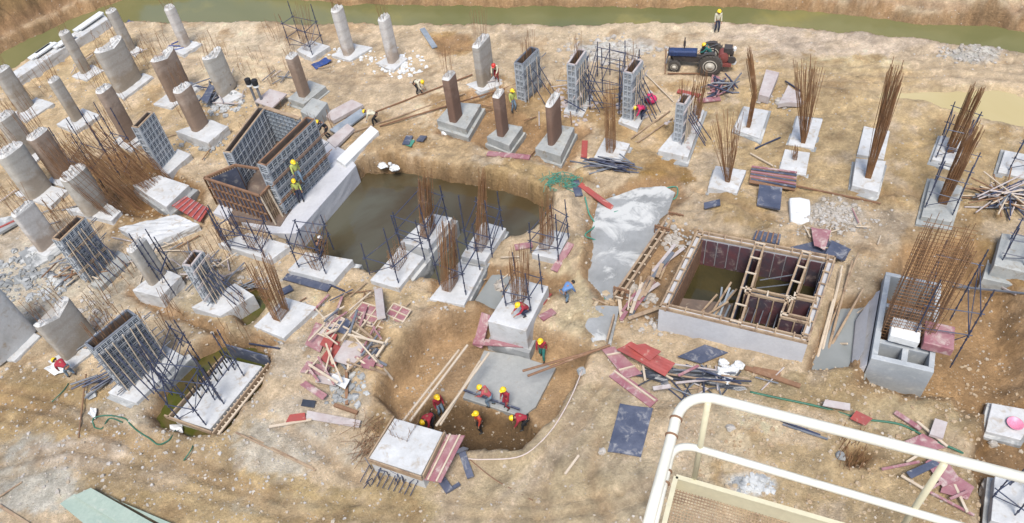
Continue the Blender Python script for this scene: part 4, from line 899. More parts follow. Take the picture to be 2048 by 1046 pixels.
left('l9', [(405, 190), (440, 212), (490, 190), (460, 175)], 3, 'muddled pale footing below the ribbed light column', (455, 182), 110, 1.05, .40, 'light grey ribbed column beside the black frames', mat='colsmooth', power=2.0, topcut=.3)
left('l10', [(225, 285), (262, 302), (300, 270), (262, 255)], 4, 'stained footing behind the tilted blue grey formwork', (262, 275), 178, .68, .42, 'pinkish brown column behind the tilted blue grey formwork', mat='colbrown')
left('l11', [(38, 325), (62, 335), (84, 308), (60, 300)], 4, 'small white footing of the left edge column in the third row', (60, 305), 232, .80, .50, 'grey column cut by the left picture edge, third row', power=2.0)
left('l12', [(92, 362), (128, 374), (160, 348), (128, 336)], 3, 'pale footing hidden among leaning rebar, fourth row', (126, 345), 268, .85, .5, 'stained column with broken top among the leaning rebar', mat='colbrown', rb=16, rl=2.6)
left('l13', [(28, 386), (100, 412), (136, 380), (74, 362)], 5, 'white footing of the smooth wide column at far left', (78, 382), 300, 1.05, .60, 'wide smooth grey column with curved head at far left', mat='colsmooth', power=2.0, rb=14)
left('l14', [(130, 418), (222, 442), (242, 422), (212, 405)], 10, 'large pale footing under the broad cream column', (192, 415), 345, 1.0, .62, 'broad cream grey column in front of the rebar thicket', mat='colsmooth', power=2.0, rb=16, rl=2.4)
left('l15', [(55, 500), (92, 512), (118, 488), (80, 476)], 3, 'irregular white pour around the bare white wall column', (98, 488), 418, .85, .32, 'smooth white rectangular wall column at the left', mat='colwhite', power=6, rb=12, rl=2.0)
left('l16', [(264, 580), (320, 594), (362, 552), (322, 534)], 16, 'pale stepped footing with a column of plain buff concrete', (315, 556), 490, .70, .32, 'angular buff column with rough grey top right of the lattice form', mat='colsmooth', power=5, rb=5, rl=.7)
left('l17', [(95, 722), (135, 742), (215, 680), (190, 664)], 3, 'low footing below the broad brown blade near the bending worker', (158, 690), 628, 1.25, .38, 'broad plain brown blade column near the bending worker at left', mat='colgrey', power=5, rb=14, rl=1.8, topcut=.4)
left('l18', [(-30, 715), (28, 722), (80, 672), (40, 650)], 3, 'pale slab base at the left picture edge', (20, 690), 600, 1.6, .9, 'huge light grey wall column cut by the left picture edge', mat='pad', power=9, rb=18, rl=2.2)
# leaning thicket of rebar
r_, z_, w_ = F_('r1', [(265, 370), (332, 414), (378, 370), (318, 350)], 12, 'pale footing with a square hole right of the rebar thicket')
r_, z_, w_ = F_('r2', [(235, 455), (292, 492), (398, 448), (352, 428)], 14, 'long jagged pale footing in front of the red striped sheet', lip=False, rough=.15)
for k, (bp, tp, n_, s_, t_) in enumerate([((300, 400), (150, 262), 34, (.9, .5), (1.0, .6)), ((255, 425), (118, 300), 30, (.9, .5), (1.0, .7)), ((330, 380), (215, 285), 26, (.7, .4), (.9, .5)), ((205, 400), (110, 270), 16, (.6, .4), (.8, .5))]):
    b_ = G(bp[0], bp[1], -.3); h = HT(b_, tp[1]); tp_ = G(tp[0], tp[1], -.3+h)
    rr = thing('rebar_cage', b_, ['dense brown rebar thicket leaning left, nearest the square holed footing', 'leaning rusty rebar cage left of the jagged footing', 'shorter rusty rebar cage behind the thicket', 'thin group of rebar beside the broad cream column'][k], 'rebar', 'leaning rebar cages')
    mb = MB(); bars(mb, b_, tp_, n_, s_[0], s_[1], t_[0], t_[1], .017, .16, 9); mb.build('rebar', 'rust' if k % 2 == 0 else 'rustdark', rr)
SC([(170, 370), (215, 385), (240, 350), (195, 335)], 0, [255, 268, 250, 235], 'thin dark scaffold left of the rebar thicket', levels=(.5,))
SC([(235, 345), (262, 355), (285, 330), (255, 322)], 0, [215, 230, 215, 205], 'dark scaffold poles behind the blue grey tilted formwork', levels=(.5,))
# tilted formwork and other lattice forms
F_('f1', [(318, 338), (334, 350), (382, 308), (355, 297)], 8, 'white footing under the tilted blue grey formwork', lip=False)
form_box((322, 338), (270, 256), (306, 226), .42, FT['f1'][1], 'blue grey lattice formwork with a clean grid face, upper left', walers=0, cell=.30, group='lattice column forms')
F_('f2', [(178, 568), (200, 575), (265, 515), (235, 500)], 5, 'grey footing of the lattice form near the white wall column', mat='padgrey', lip=False)
form_box((180, 562), (118, 482), (168, 437), .5, FT['f2'][1], 'lattice form crossed by timbers next to the white wall column', walers=5, cell=.28, rebar=10, braces=4, group='lattice column forms')
F_('f3', [(382, 614), (440, 632), (508, 590), (470, 566)], 14, 'long pale footing of the small lattice form in mid left', lip=False)
form_box((425, 606), (374, 533), (404, 505), .45, FT['f3'][1], 'small lattice form crossed by pale props in mid left', walers=6, cell=.26, rebar=6, braces=4, wmat='plypale', group='lattice column forms')
F_('f4', [(215, 785), (272, 806), (368, 712), (330, 690)], 8, 'long pale footing below the largest lattice form')
form_box((252, 778), (186, 700), (272, 632), .65, FT['f4'][1], 'largest lattice form in the lower left, a yellow helmet behind it', walers=7, cell=.28, rebar=18, rl=1.6, braces=6, wmat='tubegrey', group='lattice column forms')
# footing with leaning rebar bundle
F_('p20', [(507, 652), (567, 676), (633, 613), (570, 594)], 10, 'clean square white footing with one leaning rebar bundle')
rebar_on(FT['p20'][0], (562, 630), FT['p20'][1], (512, 512), n=22, s=(.38, .22), t=(.55, .35), r=.024, ties=10, jit=.05)
# bottom left formed footing
F_('p21', [(345, 836), (420, 858), (524, 732), (450, 716)], 6, 'long clean concrete footing with black stubs inside the dark shutter, lower left', lip=False, z0=-.3, below=.6)
zt = FT['p21'][1]
fm = thing('footing_form', G(430, 790, 0), 'dark panelled timber shutter around the long lower left footing', 'formwork')
for a, b_, hgt, mt in (((330, 832), (424, 866), .25, 'timber'), ((426, 868), (538, 728), .55, 'timber'), ((456, 698), (540, 722), 1.0, 'plydark'), ((337, 836), (446, 714), .25, 'timber')):
    p, q = G(*a, zt), G(*b_, zt); mb = MB(); mb.beam(p-[0, 0, hgt/2-.1-(.3 if hgt > .8 else 0)], q-[0, 0, hgt/2-.1-(.3 if hgt > .8 else 0)], .07, hgt); mb.build('edge_board', mt, fm)
p, q = G(434, 872, zt-.1), G(545, 735, zt-.1); mb = MB()
mb.beam(p, q, .10, .08)
for k in range(18): s_ = p+(q-p)*k/17; mb.beam(s_+[0, 0, 0], s_-BD*.42+[0, 0, .02], .05, .06)
mb.build('outer_rail', 'timberpale', fm)
p, q = G(430, 870, zt-.45), G(541, 731, zt-.45); mb = MB(); mb.beam(p, q, .03, .6); mb.build('side_panel', 'plydark', fm)
st = MB()
for k in range(7):
    for j in (0, 1):
        p = G(388+k*11+j*14, 792-k*11+j*4, zt); st.tube(p, p+[0, 0, 1.0], .035, 6)
st.build('stub_bars', 'black', FT['p21'][0])
SC([(360, 840), (412, 850), (440, 800), (345, 790)], zt, [745, 770, 700, 690], 'scaffold over the near end of the long lower left footing', levels=(.4, .8))
SC([(430, 800), (448, 808), (488, 752), (470, 740)], zt, [735, 720, 660, 665], 'scaffold over the far end of the long lower left footing', levels=(.5,))
SC([(345, 790), (368, 800), (400, 720), (375, 705)], -.2, [700, 690, 640, 640], 'scaffold between the largest lattice form and the lower left footing', levels=(.5, .8))
SC([(328, 575), (352, 592), (362, 560), (340, 540)], .1, [465, 480, 475, 460], 'pair of leaning tubes by the angular buff column', levels=(.6,))
SC([(445, 480), (462, 500), (500, 500), (470, 470)], .3, [420, 410, 415, 400], 'blue tubes standing in front of the timber shutter box', levels=(.5,))
# loose thin rebar fields standing in the sand
def stalks(px, py, n_, sp, L_, label, r=.012):
    mb = MB(); c = GT(px, py)
    for k in range(n_):
        p = c+AD*random.uniform(-sp, sp)+BD*random.uniform(-sp*.6, sp*.6); p[2] -= .1; q = p+[random.gauss(0, .1), random.gauss(0, .1), L_*random.uniform(.7, 1)]
        mb.path([p, (p+q)/2+[random.gauss(0, .04), 0, 0], q], r, 4)
    tag(mb.build('standing_rebar', 'rust'), label, 'rebar')
for a in [(285, 105, 12, 1.4, 1.4, 'thin stalks of rebar right of the slender top left column'), (440, 130, 14, 1.5, 1.5, 'row of thin rebar stalks standing in sand above the ribbed column'), (500, 135, 10, 1.2, 1.4, 'thin rebar stalks between the ribbed column and the river scaffold'),
          (560, 75, 10, 1.0, 1.8, 'thin rebar stalks left of the river scaffold'), (190, 155, 10, 1.6, 1.6, 'thin rebar stalks between the small slender column and the wide blade'), (30, 360, 14, 1.6, 1.8, 'stalks of rebar at the left edge below the third row'),
          (110, 450, 18, 1.6, 2.0, 'thin rebar stalks above the lattice form at left'), (250, 560, 14, 1.4, 2.0, 'thin rebar stalks on the soil right of the lattice form'), (200, 640, 22, 1.8, 2.0, 'thin rebar field behind the largest lattice form'), (290, 130, 10, 1.0, 1.6, 'rebar stalks above the brown blade column'),
          (1090, 175, 16, .9, .9, 'short rebar stubs in the brown hollow between the two formed columns'), (1700, 905, 60, .9, 1.0, 'brown clump of cut rebar in a hole behind the white rail'), (480, 655, 16, 1.4, 1.5, 'thin bars standing in the green pool behind the square footing'), (535, 250, 16, 1.8, 1.2, 'bar ends above the formwork cell'),
          (455, 505, 40, 1.8, 2.2, 'dense rusty bars along the footing in front of the timber shutter box'), (620, 500, 24, 1.4, 2.2, 'rusty bars standing at the pond edge beside the pale strip base'), (140, 330, 30, 2.0, 2.4, 'thin bars between the stained column and the broad cream column'), (60, 200, 14, 1.4, 2.0, 'thin bars right of the left edge column'),
          (230, 250, 20, 1.6, 2.2, 'thin bars behind the pinkish brown column'), (380, 220, 12, 1.2, 1.8, 'thin bars by the round brown column'), (40, 280, 24, 1.8, 2.2, 'thin bars among the left edge columns'), (330, 660, 26, 1.8, 1.8, 'thin bars between the largest lattice form and the pools'), (560, 150, 14, 1.4, 1.5, 'thin bars left of the brown column behind the cell'), (640, 270, 18, 1.4, 1.6, 'bar ends behind the pond side wall of the cell')]:
    stalks(*a)
# ================================================================== PEOPLE
def skin_mesh(name, chains, mat, parent, sub=1):
    """chains: list of [(point, radius)...]; first point of a later chain may repeat an earlier point to branch"""
    vs = []; es = []; rs = []; key = {}
    for ch in chains:
        prev = None
        for p, r in ch:
            k = tuple(round(float(c), 4) for c in p)
            if k not in key: key[k] = len(vs); vs.append(k); rs.append(r)
            i = key[k]
            if prev is not None and prev != i: es.append((prev, i))
            prev = i
    me = bpy.data.meshes.new(name); me.from_pydata(vs, es, []); o = bpy.data.objects.new(name, me); col.objects.link(o)
    sk = o.modifiers.new('skin', 'SKIN'); sk.use_smooth_shade = True
    if not me.skin_vertices: me.attributes.new('skin_vertex', 'FLOAT', 'POINT')
    if me.skin_vertices:
        for i, r in enumerate(rs): me.skin_vertices[0].data[i].radius = (r, r)
        me.skin_vertices[0].data[0].use_root = True
    su = o.modifiers.new('smooth', 'SUBSURF'); su.levels = su.render_levels = sub
    dg = bpy.context.evaluated_depsgraph_get(); nm = bpy.data.meshes.new_from_object(o.evaluated_get(dg))
    bpy.data.objects.remove(o); nm.name = name; nm.materials.clear(); nm.materials.append(MAT[mat])
    o = bpy.data.objects.new(name, nm); col.objects.link(o); o.parent = parent; return o
def person(px, py, yaw, label, pose='stand', shirt='redcloth', legs='navy', hat='hatyellow', z=None, arm=None, held=None, sleeves=True):
    base = GT(px, py) if z is None else G(px, py, z)
    r = thing('person', base, label, 'person'); r.rotation_euler = (0, 0, R(yaw))
    # local: faces +X, Y left
    P = dict(stand=(.92, 4, 0), walk=(.90, 8, 0), bend=(.86, 68, 0), crouch=(.42, 38, 1), lean=(.88, 35, 0))[pose]
    hz, th, cr = P[0], R(P[1]), P[2]
    V = lambda x, y, z_: np.array([x, y, z_])
    hip = V(-.05 if cr else (-.18 if pose == 'bend' else 0), 0, hz); d = V(math.sin(th), 0, math.cos(th)); f = V(math.cos(th), 0, -math.sin(th))
    waist = hip+d*.18; chest = hip+d*.42; neck = hip+d*.54; head0 = neck+d*.06+f*.02; headc = head0+d*.10+f*.03; crown = headc+d*.09
    body = [[(hip, .11), (waist, .105), (chest, .125), (neck, .055), (head0, .055), (headc, .092), (crown, .07)]]
    sh = {}; top = [[(hip, .135), (waist, .13), (chest, .155), (neck, .075)]]; trs = [[(hip+d*.04, .135), (hip, .14)]]; boots = []; hands = []
    for s_ in (-1, 1):
        sp = chest+d*.07+V(0, .19*s_, 0); hp = hip+V(0, .095*s_, -.03)
        st = {'walk': .22*s_, 'stand': .02*s_}.get(pose, .10*s_)
        ank = V(st+(.02 if not cr else .05), .12*s_, .09); L1, L2 = .43, .42
        dv = ank-hp; D = np.linalg.norm(dv); D2 = min(D, .849); a_ = (L1*L1-L2*L2+D2*D2)/(2*D2); hgt = math.sqrt(max(L1*L1-a_*a_, 0)); u = dv/D
        kn = hp+u*a_+np.cross(V(0, 1, 0), -u)*hgt*(-1)
        if np.cross(V(0, 1, 0), -u)[0] > 0: kn = hp+u*a_+np.cross(V(0, 1, 0), -u)*hgt
        body.append([(hip, .11), (hp, .075), (kn, .052), (ank, .036)]); trs.append([(hip, .14), (hp, .098), ((hp+kn)/2, .088), (kn, .068), (ank+V(0, 0, .03), .058)])
        boots.append([(ank+V(-.05, 0, -.03), .045), (ank+V(.02, 0, -.04), .05), (ank+V(.16, 0, -.055), .036)])
        dirs = arm[s_] if isinstance(arm, dict) else (arm or {'stand': (.12, .10, -1, .35, 0, -1), 'walk': (-.3*s_, .12, -1, .1, 0, -1), 'bend': (.35, .05, -1, .45, -.15, -1), 'crouch': (.6, .05, -.8, .9, -.25, -.5), 'lean': (.4, .05, -.9, .8, -.2, -.5)}[pose])
        v1 = V(dirs[0], dirs[1]*s_, dirs[2]); v2 = V(dirs[3], dirs[4]*s_, dirs[5]); v1 = v1/np.linalg.norm(v1); v2 = v2/np.linalg.norm(v2)
        el = sp+v1*.29; wr = el+v2*.25; palm = wr+v2*.08
        body.append([(chest, .125), (sp, .062), (el, .042), (wr, .028), (palm, .036)])
        top.append([(chest, .155), (sp, .085), ((sp+el)/2, .064), (el, .056)]+([(wr, .044)] if sleeves else []))
        side = np.cross(v2, V(0, 0, 1) if abs(v2[2]) < .9 else V(1, 0, 0)); side /= np.linalg.norm(side); cu = np.cross(v2, side)
        for k in range(4):
            b0 = palm+v2*.03+side*(-.027+.018*k); L = (.075, .085, .08, .062)[k]
            hands.append([(b0-v2*.02, .010), (b0+v2*L*.5+cu*.008, .009), (b0+v2*L*.85+cu*.03, .008)])
        hands.append([(palm-side*.03-v2*.03, .011), (palm-side*.06+v2*.01, .010), (palm-side*.065+v2*.04+cu*.012, .009)])
        sh[s_] = palm
    bo = skin_mesh('body', body, 'skin', r, 2)
    hm = MB()                                           # fingers, nose and ears belong to the body mesh
    for ch in hands: hm.path([p for p, _ in ch], .0095, 6)
    nz = headc+f*.095-d*.01; hm.path([nz+d*.03-f*.015, nz+f*.012-d*.005, nz-d*.02-f*.01], .013, 6)
    for s_ in (-1, 1): hm.lathe(headc+V(0, .088*s_, 0), [(.012, -.012), (.028, 0), (.012, .012)], 8, V(0, 1, 0))
    bm_v = len(bo.data.vertices); me2 = bpy.data.meshes.new('body'); me2.from_pydata([tuple(v_.co) for v_ in bo.data.vertices]+hm.v, [], [tuple(p.vertices) for p in bo.data.polygons]+[tuple(i+bm_v for i in q) for q in hm.f])
    me2.materials.append(MAT['skin']); me2.polygons.foreach_set('use_smooth', [True]*len(me2.polygons)); bo.data = me2
    def part(mb, name, mat, smooth=True):
        me = bpy.data.meshes.new(name); me.from_pydata(mb.v, [], mb.f); me.materials.append(MAT[mat]); me.polygons.foreach_set('use_smooth', [smooth]*len(me.polygons))
        o = bpy.data.objects.new(name, me); col.objects.link(o); o.parent = r; return o
    for s_ in (-1, 1):
        e = MB(); e.rock(headc+f*.088+V(0, .032*s_, 0)+d*.012, .011, 1, 6); part(e, 'eye', 'black')
    mth = MB(); mth.path([headc+f*.088-d*.05+V(0, -.022, 0), headc+f*.094-d*.052, headc+f*.088-d*.05+V(0, .022, 0)], .006, 6); part(mth, 'mouth', 'redcloth')
    hr = MB(); hr.lathe(headc-f*.012+d*.0, [(.06, -.055), (.098, -.02), (.104, .03), (.08, .085), (.02, .108)], 14, d); part(hr, 'hair', 'hair')
    skin_mesh('shirt', top, shirt, r, 2); skin_mesh('trousers', trs, legs, r, 2)
    for b_ in boots: skin_mesh('boot', [b_], 'boot', r, 1)
    if hat:
        h_ = MB(); c = headc+d*.045; h_.lathe(c, [(.150, -.012), (.152, .0), (.128, .012), (.125, .05), (.10, .10), (.05, .128), (.005, .135)], 18, d)
        h_.add([c+f*.12+V(0, .09, 0), c+f*.12-V(0, .09, 0), c+f*.20-V(0, .05, 0)-d*.01, c+f*.20+V(0, .05, 0)-d*.01, c+f*.12+V(0, .09, 0)+d*.012, c+f*.12-V(0, .09, 0)+d*.012], [(0, 1, 2, 3), (4, 5, 2, 3)])
        part(h_, 'helmet', hat)
    return r, base, sh
person(1433, 64, -95, 'worker in a cream shirt and yellow helmet standing alone on the river bank', 'stand', 'creamcloth', 'navy')
person(838, 187, -40, 'worker in a pale shirt bending over bars left of the brown columns', 'bend', 'creamcloth', 'black', 'hatyellow')
person(752, 250, 170, 'worker in dark trousers bending at the far end of the pale concrete strip', 'bend', 'creamcloth', 'black')
person(567, 372, -60, 'worker in a yellow vest climbing the outside face of the big formwork wall', 'walk', 'vestyellow', 'greycloth', z=1.75)[0].location = Vector(fw1[1]+fw1[2]*1.3-fw1[3]*.55+[0, 0, 1.5])
person(603, 402, -75, 'worker in a yellow green vest standing on the pond side base strip', 'stand', 'vestyellow', 'navy', z=.3)
person(660, 276, 200, 'worker half hidden behind the far end of the big formwork wall', 'lean', 'black', 'black', z=.3)
person(1027, 223, -60, 'worker in a yellow vest standing near the leftmost formed column', 'stand', 'vestyellow', 'greycloth')
person(1285, 240, 190, 'worker in magenta bending at the rightmost formed column', 'bend', 'pinkcloth', 'navy')
person(995, 160, -110, 'worker with a red helmet and white top by the tall grey blade column', 'lean', 'creamcloth', 'redcloth', 'hatred')
person(1132, 602, 30, 'bareheaded worker in a blue top standing alone below the clay mound', 'bend', 'bluecloth', 'greycloth', None)
person(1055, 628, 200, 'worker crouching on the tall white footing with a cream hat', 'crouch', 'redcloth', 'navy', 'hatyellow', z=FT['q8'][1])
person(1086, 716, -110, 'worker in a red shirt and teal trousers at the upper edge of the dig', 'walk', 'redcloth', 'tealcloth')
person(985, 812, 160, 'left one of the two workers in red standing on the grey slab', 'lean', 'pinkredcloth', 'greycloth', z=-1.35)
person(1016, 815, -140, 'right one of the two workers in red standing on the grey slab', 'stand', 'redcloth', 'redcloth', z=-1.35)
person(1050, 856, 185, 'worker in dark red bending over at the lower corner of the grey slab', 'bend', 'redcloth', 'black', z=-1.5)
person(964, 862, 200, 'worker in red standing in the dark trench below the slab', 'stand', 'brightredcloth', 'black', z=-2.3)
person(882, 828, -60, 'worker in a purple red shirt and grey trousers behind the two long poles', 'stand', 'redcloth', 'greycloth', z=-2.3)
person(866, 852, 230, 'worker bending with a red top at the edge of the trench near the poles', 'bend', 'redcloth', 'black', z=-2.3)
person(146, 752, 150, 'worker in dark clothes bending low at the lower left beside the brown blade', 'bend', 'redcloth', 'greycloth')
person(272, 680, -60, 'worker mostly hidden behind the largest lattice form, only the yellow helmet showing', 'stand', 'redcloth', 'navy')
person(640, 512, 60, 'worker in dark clothes with a white helmet stooping on the wide footing in the pond', 'crouch', 'black', 'black', 'hatwhite', z=FT['q2'][1])
# ================================================================== TRACTOR
def tractor():
    A_ = G(1350, 132, 0); B_ = G(1420, 137, 0); u = (B_-A_); L = np.linalg.norm(u); u /= L; yaw = math.atan2(u[1], u[0])
    mid = (A_+B_)/2
    r = thing('tractor', mid, 'blue tractor with a compressor on its tail, dusty wheels and a driver', 'tractor'); r.rotation_euler = (0, 0, yaw)
    k = L/2.0                                           # +X = towards rear
    def P_(mb, name, mat, parent=None, smooth=False, bevel=0):
        me = bpy.data.meshes.new(name); me.from_pydata(mb.v, [], mb.f); me.materials.append(MAT[mat]); me.polygons.foreach_set('use_smooth', [smooth]*len(me.polygons))
        o = bpy.data.objects.new(name, me); col.objects.link(o); o.parent = parent or r
        if bevel: bb = o.modifiers.new('bevel', 'BEVEL'); bb.width = bevel; bb.segments = 2
        return o
    def wheel(x, y, R_, w):
        w0 = MB(); w0.lathe((x, y-w/2, R_), [(R_*.62, 0), (R_*.93, .02), (R_, w*.25), (R_, w*.75), (R_*.93, w-.02), (R_*.62, w)], 28, (0, 1, 0))
        for i in range(22):
            a = 2*math.pi*i/22; c_ = Vector((x+math.cos(a)*R_, y, R_+math.sin(a)*R_)); w0.beam(c_+Vector((0, -w/2, 0)), c_+Vector((math.cos(a)*.01-math.sin(a)*.1, w/2, math.sin(a)*.01+math.cos(a)*.1)), .05, .05)
        t_ = P_(w0, 'wheel', 'tyre')
        m_ = MB()
        for s_ in (-1, 1): m_.lathe((x, y+s_*(w/2+.005), R_), [(R_*.60, -.02*s_), (R_*.62, .02*s_), (R_*.50, -.02*s_), (R_*.2, .03*s_), (R_*.18, .07*s_)], 22, (0, 1, 0))
        P_(m_, 'rim', 'rim', t_, True)
    x0, x1 = -L/2, L/2
    for s_ in (-1, 1): wheel(x0, .62*s_, .38, .22); wheel(x1, .74*s_, .74, .38)
    m_ = MB(); m_.box(((x0+x1)/2, 0, .72), L+.3, .34, .42); m_.box((x0, 0, .42), .2, 1.1, .12); m_.box((x1, 0, .76), .25, 1.1, .25); m_.lathe((x0+.5, 0, .6), [(.2, 0), (.22, .2), (.2, .4)], 12); P_(m_, 'chassis', 'engine', bevel=.03)
    m_ = MB(); hx0, hx1 = x0-.45, x0+1.35
    prof = [(-.24, .92), (-.25, 1.20), (-.20, 1.30), (.20, 1.30), (.25, 1.20), (.24, .92)]
    vs = [(hx0, y, z-.04) for y, z in prof]+[(hx1, y*1.08, z+.05) for y, z in prof]; m_.add(vs, [(5, 4, 3, 2, 1, 0), tuple(range(6, 12))]+[(i, (i+1) % 6, 6+(i+1) % 6, 6+i) for i in range(6)])
    hood = P_(m_, 'hood', 'tractorblue', bevel=.03)
    g_ = MB(); g_.box((hx0-.03, 0, 1.02), .05, .5, .5); P_(g_, 'grille', 'engine', hood)
    for s_ in (-1, 1): g_ = MB(); g_.lathe((hx0-.04, .24*s_, 1.15), [(.07, 0), (.09, -.04), (.02, -.06)], 12, (1, 0, 0)); P_(g_, 'headlight', 'hatwhite')
    m_ = MB(); m_.tube((x0+.5, .1, 1.3), (x0+.5, .1, 2.1), .04, 8); m_.tube((x0+.5, .1, 1.5), (x0+.5, .1, 1.85), .075, 8); P_(m_, 'exhaust', 'engine')
    for s_ in (-1, 1):
        m_ = MB(); N = 9; vs = []
        for i in range(N):
            a = R(75)+math.pi*.40*i/(N-1)
            for yy in (.58, .88): vs.append((x1+math.cos(a)*.82, yy*s_*.95, .74+math.sin(a)*.82))
        m_.add(vs, [(2*i, 2*i+1, 2*i+3, 2*i+2) for i in range(N-1)]); o = P_(m_, 'mudguard', 'engine'); so = o.modifiers.new('s', 'SOLIDIFY'); so.thickness = .03
    m_ = MB(); m_.box((x1-.1, 0, 1.12), .42, .46, .1); m_.box((x1+.15, 0, 1.35), .08, .46, .4); P_(m_, 'seat', 'black', bevel=.03)
    m_ = MB(); m_.tube((x1-.75, 0, 1.2), (x1-.55, 0, 1.5), .025, 6); m_.path([(x1-.55+.1*math.sin(t)*.5, .2*math.cos(t), 1.5+.17*math.sin(t)) for t in np.linspace(0, 6.0, 14)], .018, 6, closed=True); P_(m_, 'steering_wheel', 'black')
    m_ = MB(); m_.lathe((x1+.75, -.42, 1.05), [(.05, 0), (.33, .05), (.33, .8), (.05, .85)], 16, (0, 1, 0)); m_.box((x1+.85, 0, .6), .9, .9, .2); P_(m_, 'air_tank', 'enginered', bevel=0)
    m_ = MB(); m_.box((x1+1.0, .1, 1.45), .45, .5, .45); m_.lathe((x1+1.3, -.35, .95), [(.25, 0), (.28, .06), (.25, .12)], 16, (0, 1, 0)); m_.lathe((x1+1.25, .1, 1.0), [(.12, 0), (.14, .3), (.08, .5)], 10)
    for i in range(5): m_.box((x1+1.0, .1, 1.28+.09*i), .52, .56, .03)
    P_(m_, 'compressor', 'engine', bevel=.01)
    m_ = MB(); m_.lathe((x1+1.45, -.25, .7), [(.15, 0), (.17, .1), (.15, .2)], 14, (0, 1, 0)); m_.lathe((x1+1.4, .1, 1.4), [(.1, 0), (.12, .2), (.04, .3)], 12); P_(m_, 'filter_can', 'hatwhite')
    m_ = MB(); m_.tube((x1-.35, .5, 1.2), (x1+.3, .5, 1.55), .02, 6); m_.tube((x1-.35, -.5, 1.2), (x1+.3, -.5, 1.55), .02, 6); m_.tube((hx0-.1, -.6, .55), (hx0-.1, .6, .55), .035, 6); P_(m_, 'frame_rail', 'tubegrey')
    return r, x1, yaw, mid
tr_, x1_, yaw_, mid_ = tractor()
dp = mid_+np.array([math.cos(yaw_), math.sin(yaw_), 0])*(x1_-.1)
pr_, _, _ = person(1433, 64, math.degrees(yaw_)+180, 'driver in a teal shirt with yellow helmet sitting on the blue tractor', 'crouch', 'tealcloth', 'greycloth'); pr_.location = Vector((dp[0], dp[1], .78))
# ================================================================== LOOSE THINGS
# striped pallet, dark panels, white tank
sheet([(1498, 366), (1590, 382), (1592, 352), (1502, 340)], 'timberbrown', 'slatted dark red brown panel lying above the blue grey board', name='slatted_panel', cat='panel', t=.06, z=.2, ribs=0)
for k in range(6):
    f = k/5; board((1498+4*f, 366-25*f), (1590+2*f, 382-29*f), .12, .05, 'plypurple' if k % 2 else 'plydark', 'slat lying across the slatted dark panel', 'slat', 'slat', 'slats of the dark panel', z=.30)
sheet([(1513, 412), (1560, 421), (1564, 378), (1518, 372)], 'plydark', 'square blue grey board just below the slatted panel', t=.12, z=.25)
w = [(1580, 420), (1621, 424), (1620, 398), (1579, 396)]
FTK = quad_base([(1581, 440), (1620, 443), (1621, 398), (1578, 394)], 12, 0.1, 1)
mb = MB(); mb.prism(wp([(1581, 440), (1600, 446), (1620, 443), (1622, 418), (1621, 398), (1600, 393), (1578, 394), (1580, 418)], FTK), .1, FTK); tag(mb.build('water_tank', 'white', bevel=.12), 'upright oblong white plastic tank right of the blue grey board', 'tank')
sheet([(1628, 492), (1650, 500), (1662, 462), (1622, 455)], 'plypurple', 'tilted faded pink board lying on the dark blue sheet', z=.4, t=.04, warp=.03)
sheet([(1560, 500), (1690, 522), (1700, 500), (1655, 478), (1560, 470)][:4], 'plydark', 'dark blue grey board along the back of the concrete pit', z=.25, t=.05)
sheet([(1505, 480), (1558, 490), (1562, 470), (1512, 462)], 'plydark', 'small dark board with brown battens at the back corner of the pit', z=.3, t=.05, ribs=5, ribmat='timberbrown')
sheet([(1650, 508), (1682, 520), (1702, 500), (1665, 482)], 'plydark', 'tilted dark board at the back right corner of the pit', z=.55, t=.05)
sheet([(1215, 904), (1282, 914), (1306, 818), (1240, 808)], 'plydark', 'large dark blue grey plywood sheet lying alone left of the white rail', z=.15, t=.05, warp=.03)
sheet([(1355, 714), (1402, 728), (1456, 706), (1410, 690)], 'plydark', 'dark framed sheet lying in front of the long pale pit wall', z=.2, t=.05)
sheet([(1233, 700), (1330, 752), (1350, 728), (1262, 684)], 'plyred', 'bright red plywood sheet near the front of the debris heap', z=.6, t=.04, warp=.04)
sheet([(1255, 692), (1300, 722), (1322, 704), (1290, 688)], 'plyred', 'smaller red plywood sheet overlapping the bright red one', z=.75, t=.04, warp=.02)
sheet([(1202, 698), (1250, 758), (1284, 748), (1228, 694)], 'plypurple', 'pale pink edged panel left of the bright red sheet', z=.2, t=.05, ribs=2)
board((1226, 748), (1308, 810), .55, .07, 'plypurple', 'long narrow pink panel pointing at the dark blue sheet', 'panel', 'formwork_panel', z=.1)
board((1228, 746), (1310, 806), .08, .12, 'timberpale', 'pale batten along the narrow pink panel', z=.16)
sheet([(1268, 752), (1338, 768), (1330, 744), (1290, 735)], 'darktarp', 'dark sheet poking out under the bright red plywood', z=.2, t=.03, warp=.08)
sheet([(1330, 760), (1500, 782), (1460, 752), (1342, 735)], 'darktarp', 'crumpled black plastic sheet right of the red plywood', z=.12, t=.03, warp=.14)
for k, (a, b_, wd, mt) in enumerate([((1240, 705), (1345, 765), .09, 'timberpale'), ((1285, 735), (1290, 768), .10, 'timberpale'), ((1330, 755), (1498, 780), .07, 'timber'), ((1345, 748), (1470, 755), .08, 'tubegrey'), ((1350, 775), (1420, 768), .1, 'plypale'), ((1400, 740), (1440, 765), .06, 'tubegrey'), ((1370, 740), (1480, 778), .07, 'tube'), ((1335, 738), (1430, 752), .06, 'plypale'), ((1390, 770), (1500, 775), .06, 'tube'), ((1305, 790), (1340, 785), .2, 'plypale'), ((1355, 765), (1395, 745), .12, 'plypurple'), ((1440, 765), (1495, 772), .07, 'timber')]):
    board(a, b_, wd, .05, mt, 'thin strip of timber or tube in the heap beside the red plywood sheets', 'plank', 'plank', 'strips in the red plywood heap', z=.25+.03*k)
